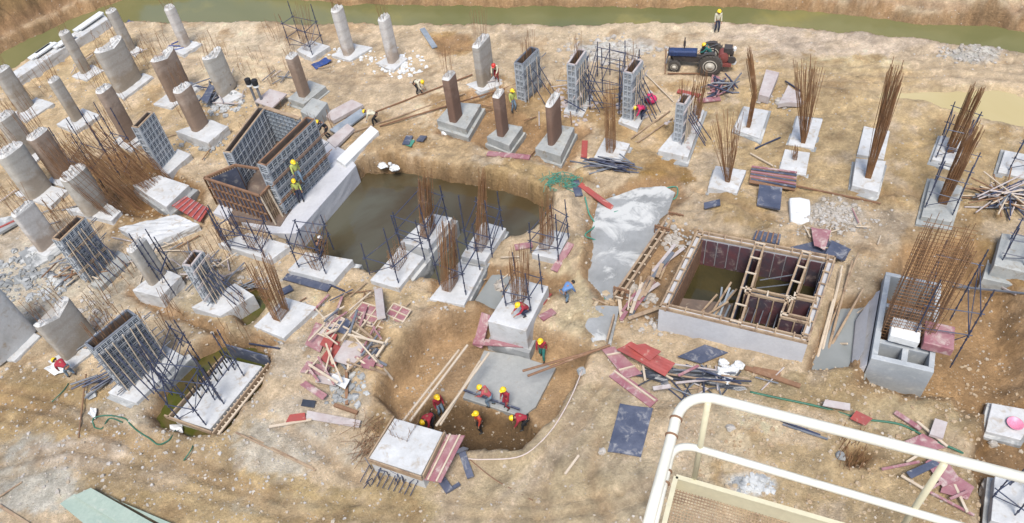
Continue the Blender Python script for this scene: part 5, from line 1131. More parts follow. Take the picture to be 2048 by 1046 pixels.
board((1490, 738), (1600, 775), .22, .10, 'timberbrown', 'long pinkish timber lying in front of the pale pit wall corner', z=.1)
board((1505, 742), (1560, 752), .35, .10, 'timberbrown', 'short dark timber under the pit wall corner', z=.08)
p = GT(1447, 745); mb = MB()
for k in range(7): mb.rock(p+[random.gauss(0, .35), random.gauss(0, .2), .25], random.uniform(.2, .38), .7)
tag(mb.build('plastic_bag', 'white', smooth=True, rough=.2), 'crumpled white plastic bag on the black sheet', 'bag')
# poles right of the pit
for k, (a, b_, lb) in enumerate([((1640, 720), (1680, 545), 'pale pole closest to the pit wall on its right side'), ((1650, 722), (1700, 535), 'pale pole leaning second from the pit wall'), ((1632, 725), (1662, 612), 'short pale pole at the pit corner'), ((1655, 705), (1722, 590), 'pale pole crossing over the milky puddle'), ((1672, 690), (1690, 700), 'stub of pole lying at the edge of the milky puddle'), ((1645, 690), (1712, 520), 'longest thin pole right of the pit'), ((1660, 640), (1678, 560), 'thin pole beside the pit rim timber')]):
    P1, P2 = GT(*a, .1), GT(*b_, .5); mb = MB(); mb.tube(P1, P2, .07 if k < 4 else .05, 7, .05); tag(mb.build('bamboo_pole', 'timberpale' if k % 2 == 0 else 'timber'), lb, 'pole')
# stuff in the canal strip
for k in range(26):
    x, y = random.uniform(1240, 1330), 0; y = 640-(x-1240)*1.35+random.uniform(-5, 30); L = random.uniform(20, 70); a = random.gauss(-1.05, .25)
    board((x, y), (x+L*math.cos(a), y+L*math.sin(a)), random.uniform(.06, .22), .05, random.choice(['timber', 'timberpale', 'plypurple', 'timber', 'tubegrey', 'plypale']), 'loose timber strewn in the rubble strip left of the concrete pit', 'plank', 'plank', 'loose timbers left of the concrete pit', z=.15+.01*k)
def rubble(px, py, sx, sy, n_, r0, r1, label, mat='rock', name='rubble_pile', z=0.0):
    big = n_ > 26; mb = MB(); r1 = r1*.85 if big else r1; n_ = int(n_*1.9) if big else n_
    for k in range(n_):
        p = GT(px+random.gauss(0, sx), py+random.gauss(0, sy)); mb.rock(p+[0, 0, z+.03], r0*.6+(r1-r0*.6)*random.random()**2, random.uniform(.45, .8), 5)
        if not big: tag(mb.build('broken_lump', mat), label.replace('lumps', 'lump').replace('stones', 'stone').replace('clods', 'clod'), 'stone', label); mb = MB()
    if big: o = mb.build(name, mat); tag(o, label, 'rubble'); o['kind'] = 'stuff'
rubble(1275, 590, 14, 12, 60, .10, .32, 'broken concrete lumps in the wet strip beside the timber shutter', z=-.1)
rubble(1260, 440, 45, 30, 60, .05, .16, 'crumbs of concrete on the pale slab', 'slab', z=.02)
rubble(1225, 520, 20, 40, 70, .06, .2, 'wet concrete crumbs along the lower part of the pale slab', 'slab')
rubble(1225, 605, 12, 10, 25, .1, .3, 'pale clods at the lower end of the timber shutter', 'clay')
rubble(1345, 480, 18, 12, 40, .08, .25, 'pale stones between the timber shutter and the pit corner')
rubble(1340, 650, 40, 12, 60, .05, .18, 'small stones at the left foot of the pale pit wall')
rubble(370, 855, 8, 5, 9, .2, .42, 'white lumps at the near corner of the lower left footing', 'white')
rubble(1215, 105, 45, 14, 90, .08, .35, 'heap of pale blue grey broken concrete behind the formed columns')
rubble(1940, 108, 38, 10, 80, .06, .2, 'grey gravel heap on the bank at upper right')
rubble(1670, 432, 25, 18, 110, .05, .2, 'pale gravel heap right of the white tank')
rubble(1660, 445, 50, 22, 130, .04, .13, 'scattered pebbles around the gravel heap by the white tank')
rubble(60, 560, 45, 25, 120, .08, .35, 'pale broken concrete below the white wall column', 'slab')
rubble(175, 640, 50, 20, 90, .06, .28, 'grey rubble above the broad brown blade')
rubble(760, 380+15, 12, 6, 6, .1, .2, 'small white lumps at the pond edge by the strip base', 'white', z=.1)
rubble(785, 338, 9, 3, 7, .15, .35, 'white stones at the back bank of the pond', 'white', z=.2)
rubble(400, 285, 26, 10, 60, .1, .3, 'broken concrete in front of the thick pale footing', 'slab')
rubble(440, 205, 26, 14, 60, .1, .35, 'mixed pale debris at the foot of the ribbed column', 'slab')
rubble(800, 128, 26, 12, 60, .1, .3, 'white rubble around the foot of the right pale river column', 'white')
rubble(700, 112, 26, 8, 40, .08, .22, 'white rubble around the foot of the left pale river column', 'white')
rubble(1575, 205, 16, 7, 40, .1, .3, 'grey rubble by the stacked grey boards')
rubble(1150, 205, 20, 18, 70, .08, .25, 'pale debris around the middle formed column', 'plypale')
rubble(1262, 215, 16, 16, 60, .08, .25, 'pale debris around the rightmost formed column', 'plypale')
rubble(1368, 265, 12, 18, 50, .08, .22, 'pale debris around the slim formed column', 'plypale', z=.5)
rubble(900, 268, 10, 3, 6, .15, .3, 'white lumps in front of the leftmost dark footing', 'white')
rubble(340, 395, 30, 30, 70, .08, .25, 'rust stained clods under the rebar thicket', 'clay')
rubble(520, 560, 30, 8, 30, .05, .15, 'stones in front of the pond corner footing')
rubble(690, 770, 30, 20, 40, .1, .3, 'pale lumps in the heap of broken formwork', 'slab')
rubble(1510, 968, 18, 8, 70, .10, .28, 'round white grey concrete spill seen between the rails', 'slab', z=-.05)
for k, (x, y, rr) in enumerate([(1957, 80, .35), (1978, 985, .5), (1975, 1015, .4), (1165, 745, .25), (1985, 890, .2), (1000, 575, .4), (1460, 858, .2), (1680, 915, .22), (1205, 905, .18), (185, 792, .25)]):
    mb = MB(); mb.rock(GT(x, y, .1 if k else .3), rr, .6, 10)
    tag(mb.build('stone', 'rock' if k in (1, 2, 4, 5, 6, 8) else 'slab'), ['white lump floating at the river bank on the right', 'upper one of two round stones left of the lower right footing', 'lower one of two round stones left of the lower right footing', 'white lump at the top of the pale rope', 'small stone left below the footing with the pink basin', 'white lump in the small grey puddle', 'white lump right of the upper rail curve', 'pale stone at the hole of cut rebar', 'small stone left of the large dark sheet', 'white bag like stone left of the green hose'][k], 'stone')
# red / broken formwork heap left of the dig
for k in range(44):
    x, y = random.uniform(615, 760), random.uniform(625, 760); a = random.choice([random.gauss(-.95, .25), random.gauss(.6, .3)]); L = random.uniform(25, 75)
    board((x, y), (x+L*math.cos(a), y+L*math.sin(a)), random.uniform(.06, .12), .07, random.choice(['timberpale', 'timberpale', 'timber', 'plypurple', 'tubegrey']), 'pale batten in the heap of broken formwork left of the dig', 'plank', 'plank', 'battens in the broken formwork heap', z=.25+.012*k)
for k, (cs, mt, lb) in enumerate([
 ([(610, 690), (640, 705), (662, 655), (632, 645)], 'plypurple', 'pinkish framed panel at the left of the formwork heap'), ([(640, 720), (668, 735), (695, 690), (668, 680)], 'plyred', 'dull red panel in the middle of the formwork heap'), ([(665, 722), (710, 735), (735, 690), (690, 680)], 'plypale', 'pale dusty board in the middle of the formwork heap'),
 ([(655, 660), (690, 668), (705, 640), (672, 632)], 'plydark', 'dark board at the top of the formwork heap'), ([(600, 745), (650, 752), (660, 735), (615, 722)], 'plypurple', 'dusty red board at the lower left of the formwork heap'), ([(630, 765), (672, 772), (680, 750), (640, 742)], 'plypale', 'white grey board below the formwork heap'),
 ([(600, 770), (645, 800), (655, 790), (612, 762)], 'plypurple', 'long pink board below the formwork heap'), ([(720, 735), (745, 740), (755, 715), (730, 708)], 'plypurple', 'faded pink scrap right of the formwork heap'), ([(640, 690), (660, 700), (675, 670), (655, 660)], 'plyred', 'red board among battens in the formwork heap'), ([(655, 760), (690, 778), (700, 760), (668, 748)], 'white', 'white sheet scrap under the formwork heap')]):
    sheet(cs, mt, lb, z=.12+.03*k, t=.03, warp=.02)
def grid_panel(c, nx_, ny_, mats, label, z=.5):
    W_ = [G(p[0], p[1], z) for p in c]; r = thing('framed_panel', np.mean(W_, 0), label, 'panel'); Q = lambda f, g_: (W_[0]*(1-f)+W_[1]*f)*(1-g_)+(W_[3]*(1-f)+W_[2]*f)*g_
    mb = MB(); mb.add([Q(0, 0), Q(1, 0), Q(1, 1), Q(0, 1)], [(0, 1, 2, 3)]); o = mb.build('face_sheet', mats, r); so = o.modifiers.new('s', 'SOLIDIFY'); so.thickness = .03; so.offset = 0
    mb = MB()
    for i in range(nx_+1): mb.beam(Q(i/nx_, 0)+[0, 0, .05], Q(i/nx_, 1)+[0, 0, .05], .06, .07)
    for i in range(ny_+1): mb.beam(Q(0, i/ny_)+[0, 0, .054], Q(1, i/ny_)+[0, 0, .054], .06, .07)
    mb.build('batten_grid', 'timberpale', r)
grid_panel([(724, 700), (762, 716), (783, 682), (746, 666)], 2, 2, 'plydark', 'dark blue panel with pale grid frame in the formwork heap')
grid_panel([(747, 665), (784, 681), (822, 622), (788, 608)], 2, 5, 'plypurple', 'purple red panel with pale grid frame at the top right of the formwork heap', z=.5)
grid_panel([(635, 668), (662, 680), (690, 640), (664, 628)], 3, 3, 'plypale', 'pale battened panel at the upper left of the formwork heap', z=.6)
grid_panel([(696, 640), (745, 655), (770, 620), (725, 606)], 3, 2, 'plypurple', 'pinkish battened frame at the top of the formwork heap', z=.5)
board((762, 595), (768, 650), .4, .2, 'plypale', 'pale blue plank standing out of the top of the heap', 'plank', z=.6)
board((694, 740), (695, 812), .14, .14, 'timberbrown', 'single upright brown timber below the formwork heap', 'plank', z=.1)
board((670, 812), (716, 828), .16, .14, 'timberbrown', 'short brown timber at the foot of the upright one', 'plank', z=.1)
sheet([(602, 812), (628, 816), (632, 802), (606, 799)], 'darktarp', 'small black sheet left of the brown timbers', z=.08, t=.03)
sheet([(612, 838), (718, 856), (722, 842), (615, 822)], 'plypale', 'mottled grey blue plank panel below the brown timbers', z=.12, t=.05)
sheet([(572, 845), (612, 840), (610, 826), (580, 830)], 'plyred', 'red scrap at the left end of the mottled plank', z=.1, t=.04)
board((540, 857), (625, 842), .12, .05, 'timberpale', 'pale batten at the left of the mottled plank', z=.14)
for k, (a, b_, lb) in enumerate([((472, 866), (632, 942), 'long thin pole lying in the sand left of the nearest footing'), ((500, 874), (628, 938), 'second thin pole alongside the long one in the sand')]):
    board(a, b_, .07, .06, 'timber', lb, 'pole', 'pole', z=.05)
board((158, 876), (178, 755), .06, .05, 'rustdark', 'thin bar lying on the sand left of the hose', 'bar', 'steel_bar', z=.04, z2=.3)
board((0, 995), (45, 965), .06, .05, 'timber', 'pole at the left edge above the gravel', 'pole', 'pole', z=.05); board((0, 1012), (60, 1050), .12, .08, 'timber', 'pole in the lower left corner', 'pole', 'pole', z=.08)
line_tube([(190, 856), (188, 838), (215, 832), (250, 838), (262, 850), (275, 862), (300, 878), (318, 890), (340, 880), (352, 862)], .035, 'hose', 'green hose curling across the sand at the lower left', 'hose', 'hose')
line_tube([(190, 856), (205, 858), (220, 838), (246, 846)], .03, 'hose', 'short loop of green hose at its left end', 'hose', 'hose')
line_tube([(388, 870), (386, 895), (368, 922)], .03, 'hose', 'short green hose tail below the lower left footing', 'hose', 'hose')
line_tube([(105, 805), (128, 782), (138, 768)], .025, 'hose', 'dark green hose scrap below the bending worker', 'hose', 'hose')
line_tube([(1500, 785), (1560, 798), (1640, 815), (1720, 838), (1800, 850), (1860, 880), (1920, 905), (1965, 938), (2040, 960)], .05, 'hose', 'long green hose running beside the white rail', 'hose', 'hose')
line_tube([(1170, 400, .2), (1178, 430, .1), (1190, 452), (1170, 472), (1195, 485), (1208, 520), (1208, 560), (1210, 600)], .04, 'net', 'green hose draped down the left side of the pale slab', 'hose', 'hose')
line_tube([(1228, 428, .1), (1270, 412), (1310, 385), (1352, 375), (1350, 398), (1320, 400), (1300, 395)], .035, 'net', 'green cord across the top of the pale slab', 'cord', 'hose')
mb = MB()
for k in range(60):
    p = GT(1125+random.gauss(0, 18), 366+random.gauss(0, 6), .15); a = random.uniform(0, 6.28); mb.path([p, p+[.3*math.cos(a), .3*math.sin(a), .1], p+[.6*math.cos(a+1), .6*math.sin(a+1), 0]], .02, 4)
tag(mb.build('netting', 'net'), 'green netting bundled on the bank above the clay mound', 'net')
line_tube([(1165, 745, .2), (1140, 800), (1100, 865), (1045, 912), (970, 920), (930, 918)], .03, 'rope', 'pale rope curving over the sand right of the dig', 'rope', 'rope')
line_tube([(940, 920), (990, 960), (1066, 1002)], .025, 'timberbrown', 'thin brown line over the sand near the bottom', 'cord', 'cord')
# poles over the dig
for a, b_, z1, z2, lb in (((820, 842), (935, 690), .3, .2, 'long pale pole on the left spanning the dig'), ((872, 852), (978, 706), .4, .2, 'long pale pole in the middle spanning the dig'), ((880, 850), (960, 722), .3, .1, 'second pale pole just right of the middle one'), ((800, 850), (918, 700), .1, 0, 'thin pole at the left side of the dig'), ((1045, 742), (1200, 698), .2, .3, 'rusty bars laid over the upper right corner of the dig')):
    mb = MB(); mb.tube(G(*a, z1), G(*b_, z2), .06, 7); tag(mb.build('pole', 'timberpale' if a[0] < 1000 else 'timberbrown'), lb, 'pole')
mb = MB(); mb.tube(G(1055, 752, .1), G(1220, 690, .3), .06, 7); tag(mb.build('pole', 'timberbrown'), 'brown pole parallel to the rusty bars at the dig corner', 'pole')
board((928, 796), (1042, 836), .08, .10, 'plydark', 'dark edge timber along the near side of the grey slab', z=.75, ground_=True)
board((975, 640), (958, 705), .5, .1, 'plypurple', 'pink board leaning against the tall white footing', 'panel', 'plywood_sheet', z=.5)
board((950, 700), (1050, 706), .35, .08, 'plypurple', 'pink board lying along the foot of the tall white footing', 'panel', 'plywood_sheet', z=.7)
sheet([(848, 960), (882, 966), (930, 872), (892, 870)], 'plypurple', 'purple red sheets lying against the nearest white footing', z=FT['p22'][1]-.35, ground_=False, t=.05, ribs=2)
board((882, 925), (932, 900), .28, .1, 'white', 'white weathered plank right of the nearest footing', z=.15)
board((925, 908), (942, 958), .3, .12, 'plydark', 'short dark plank right of the white one', z=.12); board((884, 962), (900, 985), .35, .15, 'plydark', 'dark bent offcut at the bottom near the footing', 'offcut', z=.12); board((895, 985), (920, 970), .15, .1, 'plydark', 'dark strip touching the bent offcut', z=.1)
board((1130, 950), (1158, 912), .1, .07, 'timberpale', 'short pale stick on the sand right of the rope', z=.06)
# basin of tools etc
p = GT(1405, 905); 
mb = MB(); c = G(2028, 850, FT['p23'][1]); mb.lathe(c, [(.1, 0), (.24, .02), (.31, .15), (.33, .15), (.30, .14), (.22, .05), (.02, .04)], 20); tag(mb.build('basin', 'pinkplastic', smooth=True), 'pink plastic basin on the white square footing', 'basin')
sheet([(1857, 872), (1884, 880), (1893, 848), (1868, 840)], 'plypale', 'small pale grey board behind the long green hose', z=.2, t=.15)
for k, (cs, mt, lb) in enumerate([([(1805, 885), (1850, 905), (1895, 895), (1845, 868)], 'plypurple', 'purple sheet partly behind the white rail at right'), ([(1880, 985), (1935, 1000), (1948, 975), (1895, 940)], 'plypurple', 'pink and grey sheet below the rail at right'), ([(1850, 925), (1885, 975), (1920, 960), (1880, 905)], 'plypurple', 'tilted purple sheet in the heap behind the rail'), ([(1812, 945), (1822, 958), (1880, 930), (1868, 920)], 'plydark', 'blue grey plank in the heap behind the rail'), ([(1700, 838), (1730, 852), (1745, 838), (1712, 822)], 'plyred', 'small red scrap on the green hose'), ([(1645, 812), (1700, 822), (1700, 808), (1650, 800)], 'plypale', 'faded pink plank above the green hose')]):
    sheet(cs, mt, lb, z=.12+.06*k, t=.05)
for k, (a, b_) in enumerate([((1788, 828), (1840, 862)), ((1800, 955), (1850, 985)), ((1850, 985), (1945, 1035)), ((1810, 930), (1850, 905)), ((1845, 990), (1880, 970)), ((1905, 975), (1930, 1030)), ((1760, 945), (1835, 930)), ((1830, 850), (1890, 900)), ((1895, 1005), (1930, 990))]):
    board(a, b_, .10 if k else .22, .06, 'timberpale' if k % 2 else 'plypurple', 'batten in the purple sheet heap behind the white rail', 'plank', 'plank', 'battens behind the white rail', z=.15+.02*k)
board((1560, 842), (1640, 872), .08, .06, 'tube', 'dark tube lying left of the cut rebar hole', 'tube', 'steel_tube', z=.06); board((1565, 850), (1655, 880), .08, .06, 'tubegrey', 'grey tube beside the dark one near the cut rebar', 'tube', 'steel_tube', z=.06)
# heaps of tubes
def heap(px, py, sx, sy, n_, Lm, wd, mats, label, group, ang=0, spread=.8, name='steel_tube', cat='tube', zt=.5):
    for k in range(n_):
        c = GT(px+random.gauss(0, sx), py+random.gauss(0, sy)); a = ang+random.gauss(0, spread); L = Lm*random.uniform(.5, 1.1); d = np.array([math.cos(a), math.sin(a), random.uniform(-.08, .08)])*L/2
        z = zt*k/n_; mb = MB(); mb.tube(c-d+[0, 0, z+.1], c+d+[0, 0, z+.1], wd, 6); tag(mb.build(name, random.choice(mats)), label, cat, group)
heap(2005, 400, 26, 10, 55, 3.2, .04, ['tubegrey', 'tube', 'rustdark', 'timberpale', 'plypale', 'rustdark'], 'tube or bar in the dark tangled heap at the right edge', 'tubes in the right edge heap', .1, .7)
heap(1222, 338, 18, 4, 22, 2.6, .04, ['tube', 'tube', 'tubegrey'], 'dark blue tube in the heap before the square white footing', 'tubes in front of the square footing', -.3, .35)
heap(1445, 180, 12, 7, 20, 2.0, .05, ['tube', 'tube', 'tubegrey', 'plypurple'], 'short dark tube in the small heap below the tractor', 'tubes in the heap below the tractor', .4, .8)
heap(355, 100, 6, 3, 4, 1.6, .05, ['bluetarp'], 'blue bar on the footing at the river bend', 'blue bars at the river bend', .2, .5)
heap(200, 770, 16, 4, 7, 2.4, .05, ['tube', 'tubegrey'], 'dark tube in the small bundle left of the largest lattice footing', 'tubes left of the largest lattice footing', .4, .3)
heap(430, 195, 16, 10, 14, 2.0, .05, ['tubegrey', 'plypale', 'tube'], 'grey bar in the debris at the ribbed column', 'bars at the ribbed column', .6, .7)
heap(160, 540, 30, 18, 22, 2.4, .045, ['timber', 'timberpale', 'tubegrey', 'timberbrown'], 'loose timber beside the lattice form near the white wall column', 'timbers by the lattice form', .3, .8, 'plank', 'plank')
heap(430, 545, 25, 15, 18, 2.0, .045, ['timberpale', 'plypale', 'tubegrey'], 'pale stick beside the small lattice form in mid left', 'sticks by the small lattice form', .6, .8, 'plank', 'plank')
heap(230, 690, 22, 12, 12, 2.2, .04, ['timber', 'tubegrey', 'timberbrown'], 'loose bar left of the largest lattice form', 'bars left of the largest lattice form', .5, .8)
heap(1150, 205, 14, 16, 14, 1.8, .035, ['tube', 'tubegrey', 'plypale'], 'prop at the middle formed column', 'props at the middle formed column', .8, .9, zt=1.5)
heap(1264, 205, 12, 16, 14, 1.8, .035, ['tube', 'tubegrey', 'plypale'], 'prop at the rightmost formed column', 'props at the rightmost formed column', .8, .9, zt=1.5)
heap(475, 590, 25, 12, 10, 2.4, .035, ['tubegrey', 'timberpale'], 'thin bar over the pools left of the square footing', 'bars left of the square footing', .3, .8)
for k, (a, b_, mt, lb) in enumerate([((945, 152), (718, 240), 'timberbrown', 'upper long brown bar lying towards the bending worker'), ((1010, 180), (760, 255), 'timberbrown', 'middle long brown bar lying across the sand'), ((930, 190), (700, 270), 'timber', 'lower long bar lying across the sand'), ((1060, 160), (985, 190), 'timberbrown', 'brown bar near the leftmost formed column'),
      ((1335, 150), (1400, 150), 'timberbrown', 'brown bar lying below the tractor'), ((1332, 100), (1330, 150), 'timberbrown', 'brown bar lying before the front wheel of the tractor'), ((1170, 285), (1168, 318), 'plyred', 'red board standing left of the square white footing'), ((1140, 325), (1240, 345), 'tubegrey', 'thin bar under the dark blue tube heap'),
      ((1355, 185), (1400, 195), 'plyred', 'red bar left of the small rebar group'), ((1395, 205), (1440, 200), 'plypurple', 'pink bar lying right of the small rebar group'), ((1290, 150), (1345, 205), 'timberpale', 'thin brace line right of the third formed column'), ((1262, 280), (1340, 225), 'timber', 'long thin pole left of the slim formed column'), ((1275, 288), (1345, 240), 'timber', 'parallel thin pole left of the slim formed column'),
      ((1510, 300), (1560, 278), 'tube', 'short dark bar between the white footings'), ((1500, 310), (1545, 335), 'timberpale', 'thin pale stick left of the small white footing'), ((1592, 375), (1760, 410), 'timberbrown', 'long brown line in the sand right of the slatted panel'), ((1408, 415), (1440, 408), 'plydark', 'dark scrap on the mound above the pit'), ((1160, 372), (1225, 420), 'plyred', 'reddish board lying at the left top of the pale slab'),
      ((1150, 365), (1158, 395), 'plydark', 'blue grey block at the left top of the pale slab'), ((1108, 545), (1142, 490), 'plypurple', 'purple plank right of the scaffolded footing'), ((1030, 498), (1065, 492), 'plypurple', 'pink plank left of the scaffolded footing'), ((1082, 610), (1098, 590), 'plyred', 'red plank at the right edge of the tall white footing'), ((1082, 640), (1108, 625), 'plypurple', 'faded pink plank right of the crouching worker'),
      ((845, 60), (870, 98), 'panel', 'grey plank lying near the river'), ((975, 310), (1060, 318), 'plypurple', 'red brown board in the sand below the middle dark footing'), ((820, 275), (812, 292), 'plydark', 'small blue grey scrap on the sand'), ((840, 285), (848, 275), 'plydark', 'small dark blue scrap right of the turquoise one'), ((1900, 575), (2048, 590), 'tubegrey', 'thin pipe at the foot of the right brown slope'), ((1185, 600), (1215, 612), 'timber', 'timber stub by the lower slab'),
      ((1415, 610), (1500, 630), 'timberpale', 'batten across the left pit chamber rim'), ((230, 18), (285, -2), 'plydark', 'dark plank floating on the channel by the first column'), ((320, 22), (385, 16), 'timber', 'pale bar across the channel by the second column'), ((1570, 165), (1600, 185), 'tube', 'dark tube behind the stacked grey boards'), ((1990, 572), (2030, 592), 'plypale', 'pale plank at the right edge below the grey block'),
      ((1740, 610), (1700, 640), 'timberpale', 'pale pole across the milky puddle top'), ((500, 690), (560, 700), 'tube', 'dark bar in front of the square footing'), ((560, 590), (585, 578), 'plydark', 'small dark board below the wide footing'), ((572, 556), (660, 580), 'plydark', 'dark edge board in front of the wide pond footing'), ((660, 572), (690, 585), 'tube', 'short dark bar at the corner of the wide pond footing')]):
    wd = {'plyred': .35, 'plypurple': .4, 'plydark': .45, 'panel': .4}.get(mt, .07); board(a, b_, wd, .08, mt, lb, 'plank' if wd > .2 else 'bar', 'plank' if wd > .2 else 'steel_bar', z=.12)
sheet([(808, 290), (822, 294), (830, 282), (816, 276)], 'net', 'small turquoise sheet scrap on the sand above the pond', z=.08, name='plastic_scrap', cat='scrap')
sheet([(1420, 180), (1436, 190), (1440, 155), (1424, 150)], 'plypurple', 'pinkish board at the left of the small tube heap below the tractor', z=.15, t=.05)
sheet([(1515, 202), (1536, 208), (1556, 158), (1530, 152)], 'plypale', 'stack of grey dusty boards right of the thin rebar spike', z=.1, t=.5)
sheet([(1555, 216), (1605, 212), (1600, 195), (1575, 178)], 'plypale', 'grey dusty boards lying right of the stack', z=.1, t=.3, warp=.06)
sheet([(344, 412), (400, 445), (418, 418), (372, 393)], 'plyred', 'red ribbed sheet beside the jagged pale footing', z=.6, t=.04, ribs=6, ribmat='plypurple', name='ribbed_sheet', cat='sheet')
sheet([(120, 1008), (186, 1062), (266, 1062), (150, 988)], 'green', 'left pale green metal sheet at the bottom of the picture', name='metal_sheet', cat='sheet', z=.3, t=.03, ribs=0)
sheet([(216, 990), (336, 1056), (350, 1050), (232, 1000)], 'green', 'narrow pale green offcut along the green sheets', name='metal_sheet', cat='sheet', z=.2, t=.03)
sheet([(148, 992), (262, 1062), (334, 1062), (182, 976)], 'green', 'right pale green metal sheet overlapping the other', name='metal_sheet', cat='sheet', z=.38, t=.03)
sheet([(88, 738), (108, 750), (135, 742), (112, 722)], 'white', 'white sheet on the ground left of the bending worker', z=.12, t=.03, warp=.06, name='plastic_sheet', cat='sheet')
sheet([(176, 828), (190, 838), (194, 818), (182, 815)], 'white', 'pale blue plastic scrap at the hose loop', z=.12, t=.03, warp=.05, name='plastic_scrap', cat='scrap')
sheet([(0, 470), (35, 450), (25, 435), (0, 440)][::-1], 'slab', 'pale slab piece at the left edge above the white wall column', z=.1, t=.15, name='concrete_slab_piece', cat='slab')
board((0, 465), (36, 448), .12, .08, 'plyred', 'red edge strip on the slab at the left picture edge', z=.3)
sheet([(622, 130), (632, 138), (664, 122), (652, 115)], 'bluetarp', 'dark blue tarpaulin below the rounded river footing', z=.1, warp=.06, name='tarpaulin', cat='tarpaulin')
sheet([(248, 48), (258, 52), (268, 44), (258, 40)], 'bluetarp', 'small bright blue tarpaulin at the channel bank', z=.1, warp=.06, name='tarpaulin', cat='tarpaulin')
sheet([(402, 200), (415, 208), (430, 175), (420, 168)], 'plydark', 'dark tilted panel left of the ribbed column', z=.6, t=.05)
mb = MB(); c = GT(1303, 208); 
for k in range(3): mb.rock(c+[random.gauss(0, .15), random.gauss(0, .15), .35], .32, .9, 9)
tag(mb.build('backpack', 'pinkcloth', smooth=True), 'magenta and black bundle behind the worker in pink', 'bag')
for k, (x, y) in enumerate([(502, 168), (515, 170)]):
    base = GT(x+14, y+45); mb = MB(); h = HT(base, y); r = thing('capped_pipe', base, ['left one of two black pipes with white ends behind the formwork cell', 'right one of two black pipes with white ends behind the formwork cell'][k], 'pipe')
    mb.tube(base, base+[0, 0, h], .09, 8); mb.build('pipe', 'tubegrey', r); mb = MB(); mb.lathe(base+[0, 0, h], [(.15, 0), (.2, .05), (.2, .4), (.05, .45)], 12); mb.build('cap', 'black', r); mb = MB(); mb.lathe(base+[0, 0, h-.15], [(.17, 0), (.2, .03), (.17, .14)], 12); mb.build('collar', 'white', r)
sheet([(510, 205), (545, 218), (575, 190), (540, 180)], 'plypale', 'pale cluttered board behind the far wall of the cell', z=.5, t=.1)
# dense clutter of the left half and of the footing rows
for (x, y, sx, sy, n_, L, mats, lb, gp) in [
 (120, 420, 60, 40, 16, 1.6, ['timber', 'tubegrey', 'plypale'], 'loose bar among the columns at the far left', 'bars at the far left columns'), (300, 300, 40, 25, 14, 1.6, ['tubegrey', 'timber', 'rustdark'], 'loose bar round the tilted blue grey formwork', 'bars round the tilted formwork'),
 (330, 520, 50, 30, 20, 1.8, ['tubegrey', 'timberpale', 'rustdark', 'plypale'], 'loose bar round the angular buff column', 'bars round the buff column'), (560, 180, 50, 20, 14, 1.6, ['timber', 'plypale', 'tubegrey'], 'loose bar in the sand behind the formwork cell', 'bars behind the formwork cell'),
 (240, 120, 60, 20, 10, 1.4, ['timber', 'plypale'], 'loose stick near the upper left columns', 'sticks near the upper left columns'), (1000, 560, 40, 25, 8, 1.4, ['timberpale', 'timber'], 'pale stick around the small grey puddle', 'sticks round the grey puddle'),
 (700, 600, 60, 12, 10, 1.3, ['timber', 'tube', 'rustdark'], 'short bar on the sand above the formwork heap', 'bars above the formwork heap'), (1680, 470, 40, 18, 10, 1.0, ['timberpale', 'plypale', 'plypurple'], 'wood scrap on the gravel right of the white tank', 'scraps right of the white tank'),
 (1100, 250, 70, 30, 10, 1.5, ['timber', 'rustdark', 'plypale'], 'thin stick in the damp hollow between the dark footings', 'sticks in the damp hollow'), (1420, 770, 50, 12, 22, 1.8, ['tube', 'tubegrey', 'plypale', 'timber', 'darktarp'], 'thin strip at the tail of the black plastic heap', 'strips at the black plastic heap')]:
    heap(x, y, sx, sy, n_, L, .035, mats, lb, gp, .6, .9, zt=.15, name='loose_bar', cat='bar')
# pebbles and clods strewn over the whole site
def scatter(name, mat, n_, r0, r1, zone, seed):
    rg = np.random.default_rng(seed); mb = MB()
    vs = []; fs = []; o = 0
    for k in range(n_):
        px, py = zone(rg); w_ = G(px, py, 0); z = terrain_z(w_[0], w_[1]); r_ = r0+(r1-r0)*rg.random()**3
        a = rg.random(3)*.6+.6; t = rg.random()*6.28; c_, s_ = math.cos(t), math.sin(t)
        for (x, y, zz) in ((1, 0, 0), (0, 1, 0), (-1, 0, 0), (0, -1, 0), (.55, .55, .6), (-.5, .5, .65), (-.55, -.5, .55), (.5, -.6, .6)):
            X, Y = x*a[0]*r_, y*a[1]*r_; vs.append((w_[0]+X*c_-Y*s_, w_[1]+X*s_+Y*c_, z+zz*a[2]*r_-.1*r_))
        fs += [(o+4, o+5, o+6, o+7), (o, o+1, o+4), (o+1, o+5, o+4), (o+1, o+2, o+5), (o+2, o+6, o+5), (o+2, o+3, o+6), (o+3, o+7, o+6), (o+3, o, o+7), (o, o+4, o+7)]; o += 8
    mb.add(vs, fs); ob = mb.build(name, mat); ob['kind'] = 'stuff'; ob['label'] = 'loose pebbles and clods over the sandy ground'
scatter('pebbles', 'grit', 6500, .02, .10, lambda g_: (g_.uniform(-60, 2110), 1100-1060*g_.random()**1.0), 3)
scatter('white_chips', 'rock', 900, .03, .12, lambda g_: (g_.normal(300, 260), g_.normal(900, 90)), 4)
scatter('white_chips', 'rock', 1600, .03, .13, lambda g_: (g_.uniform(0, 900), g_.uniform(120, 760)), 5)
scatter('clods', 'clay', 1500, .03, .13, lambda g_: (g_.uniform(1300, 2050), g_.uniform(700, 1046)), 6)
